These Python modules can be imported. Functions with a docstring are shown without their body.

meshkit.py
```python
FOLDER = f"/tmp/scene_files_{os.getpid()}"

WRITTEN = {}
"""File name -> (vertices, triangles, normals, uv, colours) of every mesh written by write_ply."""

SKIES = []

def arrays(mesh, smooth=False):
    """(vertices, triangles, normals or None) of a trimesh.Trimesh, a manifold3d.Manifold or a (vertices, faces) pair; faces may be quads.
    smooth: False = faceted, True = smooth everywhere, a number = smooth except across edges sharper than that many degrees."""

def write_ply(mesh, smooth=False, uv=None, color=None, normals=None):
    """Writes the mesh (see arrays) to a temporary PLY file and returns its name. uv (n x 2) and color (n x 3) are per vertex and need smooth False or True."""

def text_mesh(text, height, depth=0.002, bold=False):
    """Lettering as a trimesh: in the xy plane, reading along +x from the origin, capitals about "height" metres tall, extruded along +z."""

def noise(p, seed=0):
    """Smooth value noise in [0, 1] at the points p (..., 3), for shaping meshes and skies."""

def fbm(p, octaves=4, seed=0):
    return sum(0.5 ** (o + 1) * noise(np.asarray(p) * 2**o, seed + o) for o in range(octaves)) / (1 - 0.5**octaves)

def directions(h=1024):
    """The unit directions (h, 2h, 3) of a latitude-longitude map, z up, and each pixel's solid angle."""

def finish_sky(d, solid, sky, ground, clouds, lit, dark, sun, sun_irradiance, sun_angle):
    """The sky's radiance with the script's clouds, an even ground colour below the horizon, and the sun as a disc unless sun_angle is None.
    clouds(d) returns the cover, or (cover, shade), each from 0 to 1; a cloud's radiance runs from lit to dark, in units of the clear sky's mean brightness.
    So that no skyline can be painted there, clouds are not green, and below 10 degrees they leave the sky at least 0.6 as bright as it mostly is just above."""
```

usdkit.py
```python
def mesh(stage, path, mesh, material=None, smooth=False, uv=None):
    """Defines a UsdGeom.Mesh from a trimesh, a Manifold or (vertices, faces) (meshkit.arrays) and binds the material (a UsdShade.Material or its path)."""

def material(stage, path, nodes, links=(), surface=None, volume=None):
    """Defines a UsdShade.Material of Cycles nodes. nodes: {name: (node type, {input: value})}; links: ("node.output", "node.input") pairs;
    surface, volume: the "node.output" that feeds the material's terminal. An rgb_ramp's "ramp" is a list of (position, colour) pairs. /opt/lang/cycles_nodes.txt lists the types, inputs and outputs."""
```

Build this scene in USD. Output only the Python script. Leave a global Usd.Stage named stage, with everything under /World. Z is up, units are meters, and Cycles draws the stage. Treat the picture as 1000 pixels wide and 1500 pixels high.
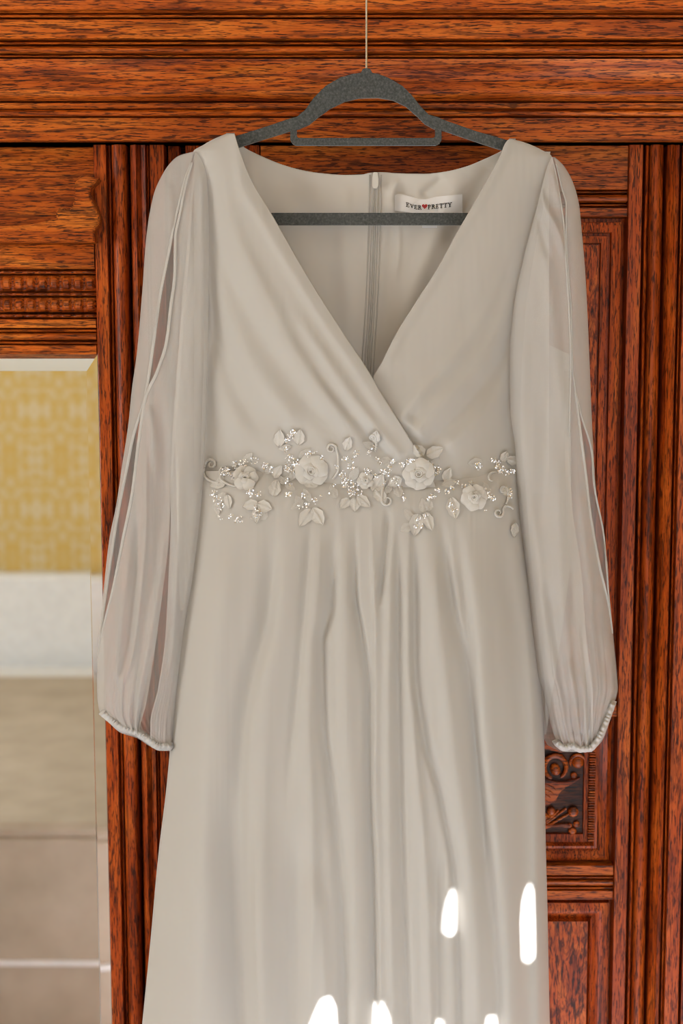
import math, random
import numpy as np, trimesh, usdkit, meshkit
from pxr import Usd, UsdGeom, UsdLux, UsdShade, Gf, Sdf, Vt
from scipy.spatial import cKDTree
from scipy.interpolate import PchipInterpolator
from shapely.geometry import Polygon, LineString, Point
from shapely import affinity, union_all

random.seed(7)
RNG = np.random.default_rng(7)
stage = Usd.Stage.CreateInMemory()
UsdGeom.SetStageUpAxis(stage, 'Z'); UsdGeom.SetStageMetersPerUnit(stage, 1.0)
UsdGeom.Xform.Define(stage, '/World'); UsdGeom.Scope.Define(stage, '/World/Looks')

# ------------------------------------------------------------------ camera
F, CX, CY = 2083.3, 538.0, 750.0                   # focal length and principal point in pixels of the 1000 x 1500 picture
TH, D, H = math.radians(6.6), 1.70, 1.62          # pitch down, distance in front of the dress plane y = 0, lens height
cam = UsdGeom.Camera.Define(stage, '/World/camera')
cam.CreateHorizontalApertureAttr(24.0); cam.CreateVerticalApertureAttr(36.0); cam.CreateFocalLengthAttr(F * 24 / 1000)
cam.CreateHorizontalApertureOffsetAttr((500 - CX) / 1000 * 24.0)
cam.CreateFStopAttr(3.6); cam.CreateFocusDistanceAttr(1.68)
cam.AddTranslateOp().Set(Gf.Vec3d(0, -D, H)); cam.AddRotateXOp().Set(90 - math.degrees(TH))
cam.CreateExposureAttr(-1.52)


# ------------------------------------------------------------------ light: the sky through two windows, and a low sun through the rear one
def rect_light(name, loc, rot, w, h, intensity, color):
    L = UsdLux.RectLight.Define(stage, '/World/' + name)
    L.CreateWidthAttr(w); L.CreateHeightAttr(h); L.CreateIntensityAttr(intensity); L.CreateColorAttr(Gf.Vec3f(*color))
    x = UsdGeom.Xformable(L); x.AddTranslateOp().Set(Gf.Vec3d(*loc)); x.AddRotateXYZOp().Set(Gf.Vec3f(*rot))
    return L


YR = -3.07                                            # rear wall
rect_light('rear_window_daylight', (0.95, YR - 0.12, 1.42), (90, 0, 0), 1.30, 2.08, 3.7, (0.92, 0.97, 1.0))
rect_light('left_window_daylight', (-2.52, -1.35, 1.45), (0, -90, 0), 1.5, 1.4, 19.5, (1.0, 0.95, 0.88))
sun = UsdLux.DistantLight.Define(stage, '/World/sun')
sun.CreateAngleAttr(0.18); sun.CreateNormalizeAttr(True); sun.CreateIntensityAttr(24.0); sun.CreateColorAttr(Gf.Vec3f(0.97, 0.98, 1.0))
SUN_AZ, SUN_EL = math.radians(14), math.radians(21)   # from the rear right, low
SD = np.array([-math.sin(SUN_AZ) * math.cos(SUN_EL), math.cos(SUN_AZ) * math.cos(SUN_EL), -math.sin(SUN_EL)])   # direction the light travels
zax = -SD; xax = np.cross([0, 0, 1.0], zax); xax /= np.linalg.norm(xax); yax = np.cross(zax, xax)
UsdGeom.Xformable(sun).AddTransformOp().Set(Gf.Matrix4d(*xax, 0, *yax, 0, *zax, 0, 0, 0, 0, 1))
dome = UsdLux.DomeLight.Define(stage, '/World/sky'); dome.CreateIntensityAttr(1.0); dome.CreateColorAttr(Gf.Vec3f(0.75, 0.87, 1.0))


# ------------------------------------------------------------------ helpers
def P(px, py, y):
    """The point of the plane y = const that the photograph shows at the pixel (px, py)."""
    px, py, y = np.broadcast_arrays(np.asarray(px, float), np.asarray(py, float), np.asarray(y, float))
    dx, du = (px - CX) / F, -(py - CY) / F
    dy = math.cos(TH) + du * math.sin(TH); dz = -math.sin(TH) + du * math.cos(TH)
    t = (y + D) / dy
    return np.stack([dx * t, y, H + dz * t], -1)


def PX(px, y, py=300): return float(P(px, py, y)[0])
def PZ(py, y): return float(P(CX, py, y)[2])


used = {}
def numbered(path):
    n = used.get(path, -1) + 1; used[path] = n
    return path if n == 0 else f'{path}_{n:03d}'


def tag(prim, label=None, cat=None, group=None, kind=None):
    for k, v in (('label', label), ('category', cat), ('group', group), ('kind', kind)):
        if v: prim.SetCustomDataByKey(k, v)
    return prim


def obj(name, mesh, m, parent=None, smooth=35, **kw):
    path = numbered((str(parent.GetPath()) if parent else '/World') + '/' + name)
    return tag(usdkit.mesh(stage, path, mesh, m, smooth).GetPrim(), **kw)


def thing(name, label, cat, loc=(0, 0, 0), parent=None, **kw):
    x = UsdGeom.Xform.Define(stage, numbered((str(parent.GetPath()) if parent else '/World') + '/' + name))
    if tuple(loc) != (0, 0, 0): x.AddTranslateOp().Set(Gf.Vec3d(*loc))
    return tag(x.GetPrim(), label, cat, **kw)


def box(x0, x1, y0, y1, z0, z1, r=0.0):
    """A box with chamfered edges."""
    if r <= 0:
        m = trimesh.creation.box([abs(x1 - x0), abs(y1 - y0), abs(z1 - z0)]); m.apply_translation([(x0 + x1) / 2, (y0 + y1) / 2, (z0 + z1) / 2]); return m
    c, h = np.array([(x0 + x1) / 2, (y0 + y1) / 2, (z0 + z1) / 2]), np.abs([x1 - x0, y1 - y0, z1 - z0]) / 2
    pts = []
    for s in np.ndindex(2, 2, 2):
        g = np.array(s) * 2 - 1
        for k in range(3):
            q = h - r; q[k] = h[k]; pts.append(c + g * q)
    return trimesh.convex.convex_hull(np.array(pts))


def prism(poly2, axis, a, b):
    """A simple polygon (list of 2-D points) extruded along x or z: axis 'x' takes (y, z) points, axis 'z' takes (x, y) points."""
    m = trimesh.creation.extrude_polygon(Polygon(poly2), abs(b - a), engine='earcut'); v = m.vertices.copy(); lo = min(a, b)
    if axis == 'x': m.vertices = np.stack([v[:, 2] + lo, v[:, 0], v[:, 1]], 1)
    else: m.vertices = np.stack([v[:, 0], v[:, 1], v[:, 2] + lo], 1)
    if m.volume < 0: m.invert()
    return m


def bead(a, b, y, h, n=9):
    """Profile points of a round bead from a to b standing h proud of y."""
    return [(a + (b - a) * (0.5 - 0.5 * math.cos(math.pi * k / n)), y - h * math.sin(math.pi * k / n)) for k in range(n + 1)]


def grid_faces(nr, nc, wrap=False):
    i, j = np.meshgrid(np.arange(nr - 1), np.arange(nc if wrap else nc - 1), indexing='ij')
    a, b = i * nc + j, i * nc + (j + 1) % nc
    c, d = a + nc, b + nc
    return np.vstack([np.stack([a, c, b], -1).reshape(-1, 3), np.stack([b, c, d], -1).reshape(-1, 3)])


def curve(pts):
    """x as a smooth function of py from (py, px) pairs."""
    p = np.array(sorted(pts), float)
    f = PchipInterpolator(p[:, 0], p[:, 1], extrapolate=False)
    return lambda t: f(np.clip(t, p[0, 0], p[-1, 0]))


def spline(pts, n=60):
    p = np.array(pts, float); d = np.r_[0, np.cumsum(np.linalg.norm(np.diff(p, axis=0), axis=1))]
    t = np.linspace(0, d[-1], n)
    return np.stack([PchipInterpolator(d, p[:, k])(t) for k in range(p.shape[1])], 1)


FOLD = 1.9
def folds_at(px, py, folds):
    """Height in metres towards the viewer of fold lines [(points, millimetres, width left, width right, fade in, fade out)] in pixel units."""
    h = np.zeros(px.shape); q = np.stack([px.ravel(), py.ravel()], 1)
    for pts, amp, wl, wr, f0, f1 in folds:
        s = spline(pts, 240); t = np.gradient(s, axis=0); seg = np.linalg.norm(t, axis=1); t /= np.linalg.norm(t, axis=1, keepdims=True)
        _, i = cKDTree(s).query(q)
        r = q - s[i]; d = r[:, 0] * t[i, 1] - r[:, 1] * t[i, 0]              # signed: > 0 to the right of a line that runs down the picture
        along = (r * t[i]).sum(1); u = (i + np.clip(along / seg[i], -.5, .5)) / 239.0
        w = np.where(d > 0, wr, wl)
        k = np.exp(-(d / w) ** 2)
        over = np.where((i == 0) | (i == 239), np.abs(along), 0)
        k *= np.exp(-(over / (1.5 * np.maximum(wl, wr))) ** 2)
        if f0: k *= np.clip(u / f0, 0, 1) ** 2 * (3 - 2 * np.clip(u / f0, 0, 1))
        if f1: k *= np.clip((1 - u) / f1, 0, 1) ** 2 * (3 - 2 * np.clip((1 - u) / f1, 0, 1))
        h += (amp * FOLD * 0.001 * k).reshape(px.shape)
    return h


def tube(points, radii, sides=8, flat=1.0, closed_ends=True):
    p = np.asarray(points, float); n = len(p); t = np.gradient(p, axis=0); t /= np.linalg.norm(t, axis=1, keepdims=True) + 1e-12
    yv = np.array([0, 1.0, 0]); a = np.cross(t, yv); ln = np.linalg.norm(a, axis=1, keepdims=True); a = np.where(ln > 0.05, a / np.maximum(ln, 1e-9), [1.0, 0, 0]); b = np.cross(t, a)
    an = np.arange(sides) * 2 * math.pi / sides; r = np.broadcast_to(radii, (n,))[:, None, None]
    v = p[:, None] + r * (np.cos(an)[None, :, None] * a[:, None] + flat * np.sin(an)[None, :, None] * b[:, None])
    v = v.reshape(-1, 3); f = grid_faces(n, sides, True)
    v = np.vstack([v, p[0], p[-1]]); k = len(v) - 2; j = np.arange(sides); jn = (j + 1) % sides
    f = np.vstack([f, np.stack([np.full(sides, k), j, jn], 1), np.stack([np.full(sides, k + 1), (n - 1) * sides + jn, (n - 1) * sides + j], 1)])
    m = trimesh.Trimesh(v, f, process=False)
    if m.volume < 0: m.invert()
    return m


def cat(ms): return trimesh.util.concatenate(ms)


# ------------------------------------------------------------------ materials
def mat(name, nodes, links, surface='p.BSDF'): return usdkit.material(stage, '/World/Looks/' + name, nodes, links, surface=surface)


def plain(name, col, rough=0.5, **kw): return mat(name, {'p': ('principled_bsdf', {'base_color': col, 'roughness': rough, **kw})}, [])


def wood(name, grain, seed, tone=1.0, figure=0.5, red=1.0, gloss=0.06, burl=0.0):
    """Varnished red-brown oak: broad tone, wavy growth figure and short dark pores, all drawn out along the grain (x or z)."""
    st = lambda a, c: (a, c, c) if grain == 'x' else (c, c, a)
    c0, c1, c2 = (0.30 * tone, 0.045 * tone, 0.004 * tone), (0.64 * tone, 0.13 * tone, 0.010 * tone), (0.86 * tone, 0.245 * tone, 0.028 * tone)
    c0, c1, c2 = [(c[0], c[1] * red, c[2] * red) for c in (c0, c1, c2)]
    if burl: st = lambda a, c: (24, 24, 8) if c < 100 else (60, 60, 15) if c < 300 else (380, 380, 55)
    n = {
        'g': ('geometry', {}),
        'm1': ('mapping', {'scale': st(5, 42), 'location': (seed * 3.7, seed * 1.3, seed * 2.1)}),
        'n1': ('noise_texture', {'scale': 1.0, 'detail': 4.0, 'roughness': 0.6, 'distortion': 0.6 + burl}),
        'r1': ('rgb_ramp', {'ramp': [(0.28, c0), (0.50, c1), (0.72, c2)]}),
        'm2': ('mapping', {'scale': st(9, 170), 'location': (seed * 1.7, seed * 5.3, seed * 0.9)}),
        'n2': ('noise_texture', {'scale': 1.0, 'detail': 3.0, 'roughness': 0.65, 'distortion': 1.4 + burl}),
        'r2': ('rgb_ramp', {'ramp': [(0.40, (0.10, 0.07, 0.08)), (0.52, (1, 1, 1))]}),
        'm3': ('mapping', {'scale': st(60, 620), 'location': (seed * 0.7, seed * 2.3, seed * 4.1)}),
        'n3': ('noise_texture', {'scale': 1.0, 'detail': 2.0, 'roughness': 0.6}),
        'r3': ('rgb_ramp', {'ramp': [(0.40, (0.07, 0.05, 0.06)), (0.48, (1, 1, 1))]}),
        'x1': ('mix', {'mix_type': 'multiply', 'fac': 0.5 + 0.4 * figure}),
        'x2': ('mix', {'mix_type': 'multiply', 'fac': 0.84}),
        'rr': ('rgb_ramp', {'ramp': [(0.3, (0.48,) * 3), (0.7, (0.34,) * 3)]}),
        'b': ('bump', {'strength': 0.35, 'distance': 0.0012}),
        'p': ('principled_bsdf', {'coat_weight': gloss, 'coat_roughness': 0.25, 'specular_ior_level': 0.22}),
    }
    l = [('g.position', 'm1.vector'), ('g.position', 'm2.vector'), ('g.position', 'm3.vector'), ('m1.vector', 'n1.vector'), ('m2.vector', 'n2.vector'), ('m3.vector', 'n3.vector'),
         ('n1.fac', 'r1.fac'), ('n2.fac', 'r2.fac'), ('n3.fac', 'r3.fac'), ('r1.color', 'x1.color1'), ('r2.color', 'x1.color2'), ('x1.color', 'x2.color1'), ('r3.color', 'x2.color2'),
         ('x2.color', 'p.base_color'), ('n3.fac', 'rr.fac'), ('rr.color', 'p.roughness'), ('n3.fac', 'b.height'), ('b.normal', 'p.normal')]
    return mat(name, n, l)


WH = [wood(f'oak_along_x_{k}', 'x', 1 + 2.37 * k, t) for k, t in enumerate((0.84, 0.92, 0.78, 0.84))]
WV = [wood(f'oak_along_z_{k}', 'z', 11 + 2.37 * k, t, 0.3, 0.76) for k, t in enumerate((0.66, 0.74, 0.60, 0.68))]
WBR = wood('oak_bracket', 'x', 71.3, 0.78)
WDARK = wood('oak_dark_stained', 'x', 31.0, 0.30)
WCARVE = wood('oak_carved', 'x', 37.0, 0.72, 0.5, 0.9, 0.3)
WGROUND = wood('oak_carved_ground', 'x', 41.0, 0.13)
WBURL = wood('oak_figured_panel', 'z', 47.0, 0.74, 0.6, 0.8, 0.06, 2.2)
_k = [0, 0]
def wh(): _k[0] += 1; return WH[_k[0] % 4]
def wv(): _k[1] += 1; return WV[_k[1] % 4]


def cloth(name, col, transparent=0.0, translucent=0.25):
    n = {'g': ('geometry', {}), 'm': ('mapping', {'scale': (900, 900, 1500)}), 'w': ('noise_texture', {'scale': 1.0, 'detail': 1.0}), 'b': ('bump', {'strength': 0.12, 'distance': 0.0004}),
         'd': ('principled_bsdf', {'base_color': col, 'roughness': 0.85, 'specular_ior_level': 0.08, 'sheen_weight': 0.05, 'sheen_roughness': 0.4}),
         't': ('translucent_bsdf', {'color': col}), 'x': ('mix_closure', {'fac': translucent}), 'o': ('transparent_bsdf', {}), 'y': ('mix_closure', {'fac': transparent})}
    l = [('g.position', 'm.vector'), ('m.vector', 'w.vector'), ('w.fac', 'b.height'), ('b.normal', 'd.normal'), ('d.BSDF', 'x.closure1'), ('t.BSDF', 'x.closure2')]
    if transparent: l += [('x.closure', 'y.closure1'), ('o.BSDF', 'y.closure2')]
    return mat(name, n if transparent else {k: v for k, v in n.items() if k not in 'oy'}, l, 'y.closure' if transparent else 'x.closure')


WHITE = (0.56, 0.536, 0.500)
CLOTH = cloth('dress_cloth', WHITE, 0, 0.15)
LINING = cloth('dress_lining', (0.68, 0.655, 0.615), 0, 0.10)
CHIFFON = cloth('sleeve_chiffon', (0.66, 0.634, 0.60), 0.42, 0.14)
HEM = cloth('sleeve_hem', (0.60, 0.577, 0.545), 0, 0.15)
LACE = cloth('embroidery_thread', (0.64, 0.615, 0.575), 0, 0.12)
LACE_SHEER = cloth('embroidery_net', (0.66, 0.635, 0.595), 0.30, 0.1)
SEQUIN = plain('sequin', (0.90, 0.91, 0.94), 0.2, metallic=0.95)
VELVET = mat('grey_velvet', {'g': ('geometry', {}), 'm': ('mapping', {'scale': (420, 420, 420)}), 'w': ('noise_texture', {'scale': 1.0, 'detail': 3.0}),
    'r': ('rgb_ramp', {'ramp': [(0.35, (0.060, 0.064, 0.062)), (0.62, (0.095, 0.100, 0.097)), (0.78, (0.15, 0.15, 0.145))]}),
    'b': ('bump', {'strength': 0.3, 'distance': 0.0004}), 'p': ('principled_bsdf', {'roughness': 0.95, 'specular_ior_level': 0.1, 'sheen_weight': 0.45, 'sheen_roughness': 0.35})},
    [('g.position', 'm.vector'), ('m.vector', 'w.vector'), ('w.fac', 'r.fac'), ('r.color', 'p.base_color'), ('w.fac', 'b.height'), ('b.normal', 'p.normal')])
STEEL = plain('bright_steel', (0.72, 0.72, 0.72), 0.22, metallic=1.0)
MIRROR = plain('silvered_glass', (0.90, 0.91, 0.90), 0.015, metallic=1.0)
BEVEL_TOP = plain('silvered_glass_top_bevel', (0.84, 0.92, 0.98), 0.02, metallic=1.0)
BEVEL = plain('silvered_glass_bevel', (0.93, 0.94, 0.93), 0.02, metallic=1.0)
LABEL = plain('label_satin', (0.80, 0.79, 0.80), 0.5)
INK = plain('label_ink', (0.015, 0.014, 0.016), 0.6)
RED = plain('label_heart_red', (0.42, 0.015, 0.02), 0.5)
ZIP = plain('zip_plastic', (0.60, 0.58, 0.54), 0.35)

# wallpaper: a damask, mirrored left to right in every repeat
WP = mat('yellow_damask_wallpaper', {
    'g': ('geometry', {}), 's': ('separate_xyz', {}),
    'u': ('math', {'math_type': 'pingpong', 'value2': 0.09}), 'v': ('math', {'math_type': 'pingpong', 'value2': 0.175}),
    'ru': ('math', {'math_type': 'pingpong', 'value2': 0.09}), 'c': ('combine_xyz', {}),
    'n': ('noise_texture', {'scale': 40.0, 'distortion': 1.0, 'detail': 3.0, 'roughness': 0.55}), 'vo': ('voronoi_texture', {'scale': 34.0, 'randomness': 0.75}),
    'a': ('math', {'math_type': 'multiply_add', 'value2': -0.26}), 'r': ('rgb_ramp', {'ramp': [(0.22, (0.58, 0.39, 0.085)), (0.36, (0.59, 0.44, 0.16)), (0.46, (0.61, 0.52, 0.32))]}),
    'p': ('principled_bsdf', {'roughness': 0.7})},
    [('g.position', 's.vector'), ('s.x', 'u.value1'), ('s.z', 'v.value1'), ('u.value', 'c.x'), ('v.value', 'c.z'), ('c.vector', 'n.vector'), ('c.vector', 'vo.vector'),
     ('vo.distance', 'a.value1'), ('n.fac', 'a.value3'), ('a.value', 'r.fac'), ('r.color', 'p.base_color')])
PLASTER = plain('ceiling_cream_paint', (0.86, 0.82, 0.75), 0.8)
CARPET = mat('pale_grey_carpet', {'g': ('geometry', {}), 'w': ('noise_texture', {'scale': 60.0, 'detail': 4.0}), 'r': ('rgb_ramp', {'ramp': [(0.3, (0.58, 0.64, 0.72)), (0.7, (0.68, 0.74, 0.82))]}), 'p': ('principled_bsdf', {'roughness': 0.95})},
             [('g.position', 'w.vector'), ('w.fac', 'r.fac'), ('r.color', 'p.base_color')])
PAINT = plain('white_gloss_paint', (0.80, 0.80, 0.77), 0.35)
LINEN = mat('cream_linen', {'g': ('geometry', {}), 'w': ('noise_texture', {'scale': 35.0, 'detail': 5.0}), 'r': ('rgb_ramp', {'ramp': [(0.3, (0.74, 0.76, 0.78)), (0.7, (0.82, 0.84, 0.86))]}), 'p': ('principled_bsdf', {'roughness': 0.9})},
            [('g.position', 'w.vector'), ('w.fac', 'r.fac'), ('r.color', 'p.base_color')])
SPREAD = mat('beige_bedspread', {'g': ('geometry', {}), 'w': ('noise_texture', {'scale': 9.0, 'detail': 5.0}), 'r': ('rgb_ramp', {'ramp': [(0.3, (0.40, 0.345, 0.27)), (0.7, (0.49, 0.43, 0.35))]}), 'p': ('principled_bsdf', {'roughness': 0.85})},
             [('g.position', 'w.vector'), ('w.fac', 'r.fac'), ('r.color', 'p.base_color')])
PINE = wood('pine_nightstand', 'x', 51, 1.1, 0.1)
BRASS = plain('brass', (0.75, 0.48, 0.14), 0.25, metallic=1.0)

# ------------------------------------------------------------------ the room
X0, X1, YF, ZC = -2.4, 2.0, 0.72, 2.62
def struct(name, mesh, m, **kw): return obj(name, mesh, m, kind='structure', smooth=False, **kw)
struct('floor', box(X0 - .1, X1 + .1, YR - .1, YF + .1, -0.1, 0), CARPET, label='pale grey carpeted floor of the bedroom')
struct('ceiling', box(X0 - .1, X1 + .1, YR - .1, YF + .1, ZC, ZC + .1), PLASTER, label='cream painted ceiling above the wardrobe')
struct('wall_front', box(X0, X1, YF, YF + .1, 0, ZC), WP, label='yellow papered wall behind the wardrobe')
struct('wall_right', box(X1, X1 + .1, YR, YF, 0, ZC), WP, label='yellow papered wall to the right of the wardrobe')
def holed(a0, a1, z0, z1, h):   # wall rectangles around an opening h = (a0, a1, z0, z1)
    return [(a0, h[0], z0, z1), (h[1], a1, z0, z1), (h[0], h[1], z0, h[2]), (h[0], h[1], h[3], z1)]
WIN_R, WIN_L = (0.30, 1.60, 0.38, 2.46), (-2.10, -0.60, 0.75, 2.15)
struct('wall_rear', cat([box(a, b, YR - .1, YR, c, d) for a, b, c, d in holed(X0, X1, 0, ZC, WIN_R)]), WP, label='yellow damask papered wall seen blurred in the wardrobe mirror')
struct('wall_left', cat([box(X0 - .1, X0, a, b, c, d) for a, b, c, d in holed(YR, YF, 0, ZC, WIN_L)]), WP, label='yellow papered wall to the left of the wardrobe')
def window(name, rects, label):
    w = tag(UsdGeom.Xform.Define(stage, '/World/' + name).GetPrim(), label=label, kind='structure')
    for r in rects: obj('window_bar', box(*r, r=0.004), PAINT, w)
a, b, c, d = WIN_R
window('window_1', [(a, b, YR - .09, YR - .03, c, c + .05), (a, b, YR - .09, YR - .03, d - .05, d), (a, a + .05, YR - .09, YR - .03, c, d), (b - .05, b, YR - .09, YR - .03, c, d)], 'white framed window in the rear wall behind the viewer')
a, b, c, d = WIN_L
window('window_2', [(X0 - .09, X0 - .03, a, b, c, c + .05), (X0 - .09, X0 - .03, a, b, d - .05, d), (X0 - .09, X0 - .03, a, a + .05, c, d), (X0 - .09, X0 - .03, b - .05, b, c, d)], 'white framed window in the left wall of the room')

# a half-drawn blind with a cut-out edge: the low sun passes below it and through its eyelets
YBL = YR + .07
def cast(px, py, y):
    p = P(px, py, y); k = (YBL - p[..., 1]) / -SD[1]; q = p - np.multiply.outer(k, SD); return q[..., [0, 2]]
def spot(pts, y): return Polygon(cast(*np.array(pts, float).T, y))
edge_ = [(120, 1540), (300, 1540), (440, 1530), (455, 1492), (468, 1464), (480, 1460), (488, 1475), (491, 1530), (545, 1530), (549, 1470), (556, 1468), (565, 1490), (568, 1530), (634, 1530), (638, 1494), (646, 1496), (650, 1540), (706, 1540), (712, 1490), (728, 1490), (734, 1540), (900, 1540)]
low = cast(*np.array(edge_, float).T, -.10)
sheet = Polygon([(1.66, low[-1, 1]), (1.66, 2.52), (.24, 2.52), (.24, low[0, 1])] + [tuple(q) for q in low]).buffer(0)
sheet = sheet.difference(spot([(646, 1364), (648, 1340), (652, 1320), (658, 1306), (662, 1303), (665, 1312), (665, 1340), (664, 1364), (658, 1370), (650, 1369)], -.09)).difference(spot([(764, 1402), (763, 1352), (767, 1322), (775, 1303), (783, 1295), (787, 1308), (788, 1360), (788, 1402), (778, 1411), (766, 1407)], -.075))
bl_ = thing('window_blind', 'cream roller blind with a cut-out lower edge on the rear window', 'blind')
BLIND = cloth('blind_cloth', (0.80, 0.66, 0.46), 0, 0.55)
def flat_xz(poly, y0, y1):
    m = cat([trimesh.creation.extrude_polygon(q, y1 - y0, engine='earcut') for q in getattr(poly, 'geoms', [poly])]); v = m.vertices.copy(); m.vertices = np.stack([v[:, 0], y0 + v[:, 2], v[:, 1]], 1); return m
obj('blind_cloth', flat_xz(sheet, YBL, YBL + .002), BLIND, bl_, False)
rl = trimesh.creation.cylinder(.025, 1.46, sections=24); rl.apply_transform(trimesh.transformations.rotation_matrix(math.pi / 2, [0, 1, 0])); rl.apply_translation([.95, YBL + .01, 2.53])
obj('roller', rl, PAINT, bl_, True)
for x in (.21, 1.69): obj('bracket', box(x - .008, x + .008, YR, YBL + .04, 2.49, 2.57), PAINT, bl_)

# the bed seen in the mirror
bed = thing('bed', 'double bed with cream headboard and beige bedspread, blurred in the mirror', 'bed')
ZH = 0.83
obj('headboard', box(-1.95, -0.08, YR + .005, YR + .09, 0.05, ZH, .015), LINEN, bed)
obj('mattress', box(-1.83, -0.33, YR + .12, -1.20, 0.26, 0.52, .04), LINEN, bed)
obj('bed_base', box(-1.81, -0.35, YR + .12, -1.22, 0.08, 0.26, .01), PINE, bed)
for i in range(4): obj('leg', box((-1.78, -.44)[i % 2], (-1.72, -.38)[i % 2], (YR + .2, -1.32)[i // 2], (YR + .26, -1.26)[i // 2], 0, 0.08), PINE, bed)
bs = obj('bedspread', cat([box(-1.87, -0.29, YR + .45, -1.165, 0.52, 0.555, .012), box(-1.87, -0.29, -1.20, -1.165, 0.02, 0.53, .012), box(-1.87, -1.835, YR + .45, -1.18, 0.10, 0.53, .01), box(-.325, -.29, YR + .45, -1.18, 0.10, 0.53, .01)]), SPREAD, bed)
obj('trim', box(-1.875, -0.285, -1.168, -1.158, 0.222, 0.236, .003), LINEN, bs)
ns = thing('nightstand', 'small orange pine nightstand beside the bed, seen in the mirror edge', 'nightstand')
obj('body', box(-.25, .09, YR + .14, -2.62, .06, .53, .006), PINE, ns); obj('top', box(-.265, .105, YR + .13, -2.60, .53, .555, .005), PINE, ns)
for zz in (.30, .09):
    dr_ = obj('drawer', box(-.235, .075, -2.62, -2.606, zz, zz + .19, .004), PINE, ns); obj('knob', trimesh.creation.icosphere(2, .014).apply_translation([-.08, -2.594, zz + .095]), BRASS, dr_)
for x_ in (-.24, .04):
    for y_ in (YR + .15, -2.67): obj('leg', box(x_, x_ + .04, y_, y_ + .04, 0, .06), PINE, ns)

# ------------------------------------------------------------------ the wardrobe
war = thing('wardrobe', 'red-brown oak wardrobe with a mirror door, fluted pilasters and heavy cornice', 'wardrobe')
YB, YP = 0.125, 0.100                                 # backing board, face of the pilasters
XL, XR = -0.86, 0.86
ZT, ZG = PZ(207, 0.08), PZ(-60, 0.0)                  # underside of the cornice, top of the wardrobe
carc = obj('carcass', cat([box(XL + .02, XR - .02, YB + .012, 0.66, 0.02, ZT + .02), box(XL + .02, XR - .02, YB + .012, 0.66, ZT, ZG - .01)]), WDARK, war)


def hm(parent, name, prof, xa, xb, m=None, back=YB, **kw):
    """A horizontal moulding: prof is its face as (py, y) from top to bottom."""
    pts = [(y, PZ(py, y)) for py, y in prof]
    pts = [(back, pts[0][1])] + pts + [(back, pts[-1][1])]
    return obj(name, prism(pts, 'x', xa, xb), m or wh(), parent, **kw)


def vm(parent, name, prof, za, zb, m=None, back=YB, **kw):
    """A vertical moulding: prof is its face as (px, y) from left to right, px read level with the top of the doors."""
    pts = [(PX(px, y, 215), y) for px, y in prof]
    pts = [(pts[0][0], back)] + pts + [(pts[-1][0], back)]
    return obj(name, prism(pts, 'z', za, zb), m or wv(), parent, **kw)


def flat(a, b, y, r=0.8): return [(a, y + .0012), (a + r, y), (b - r, y), (b, y + .0012)]


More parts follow.
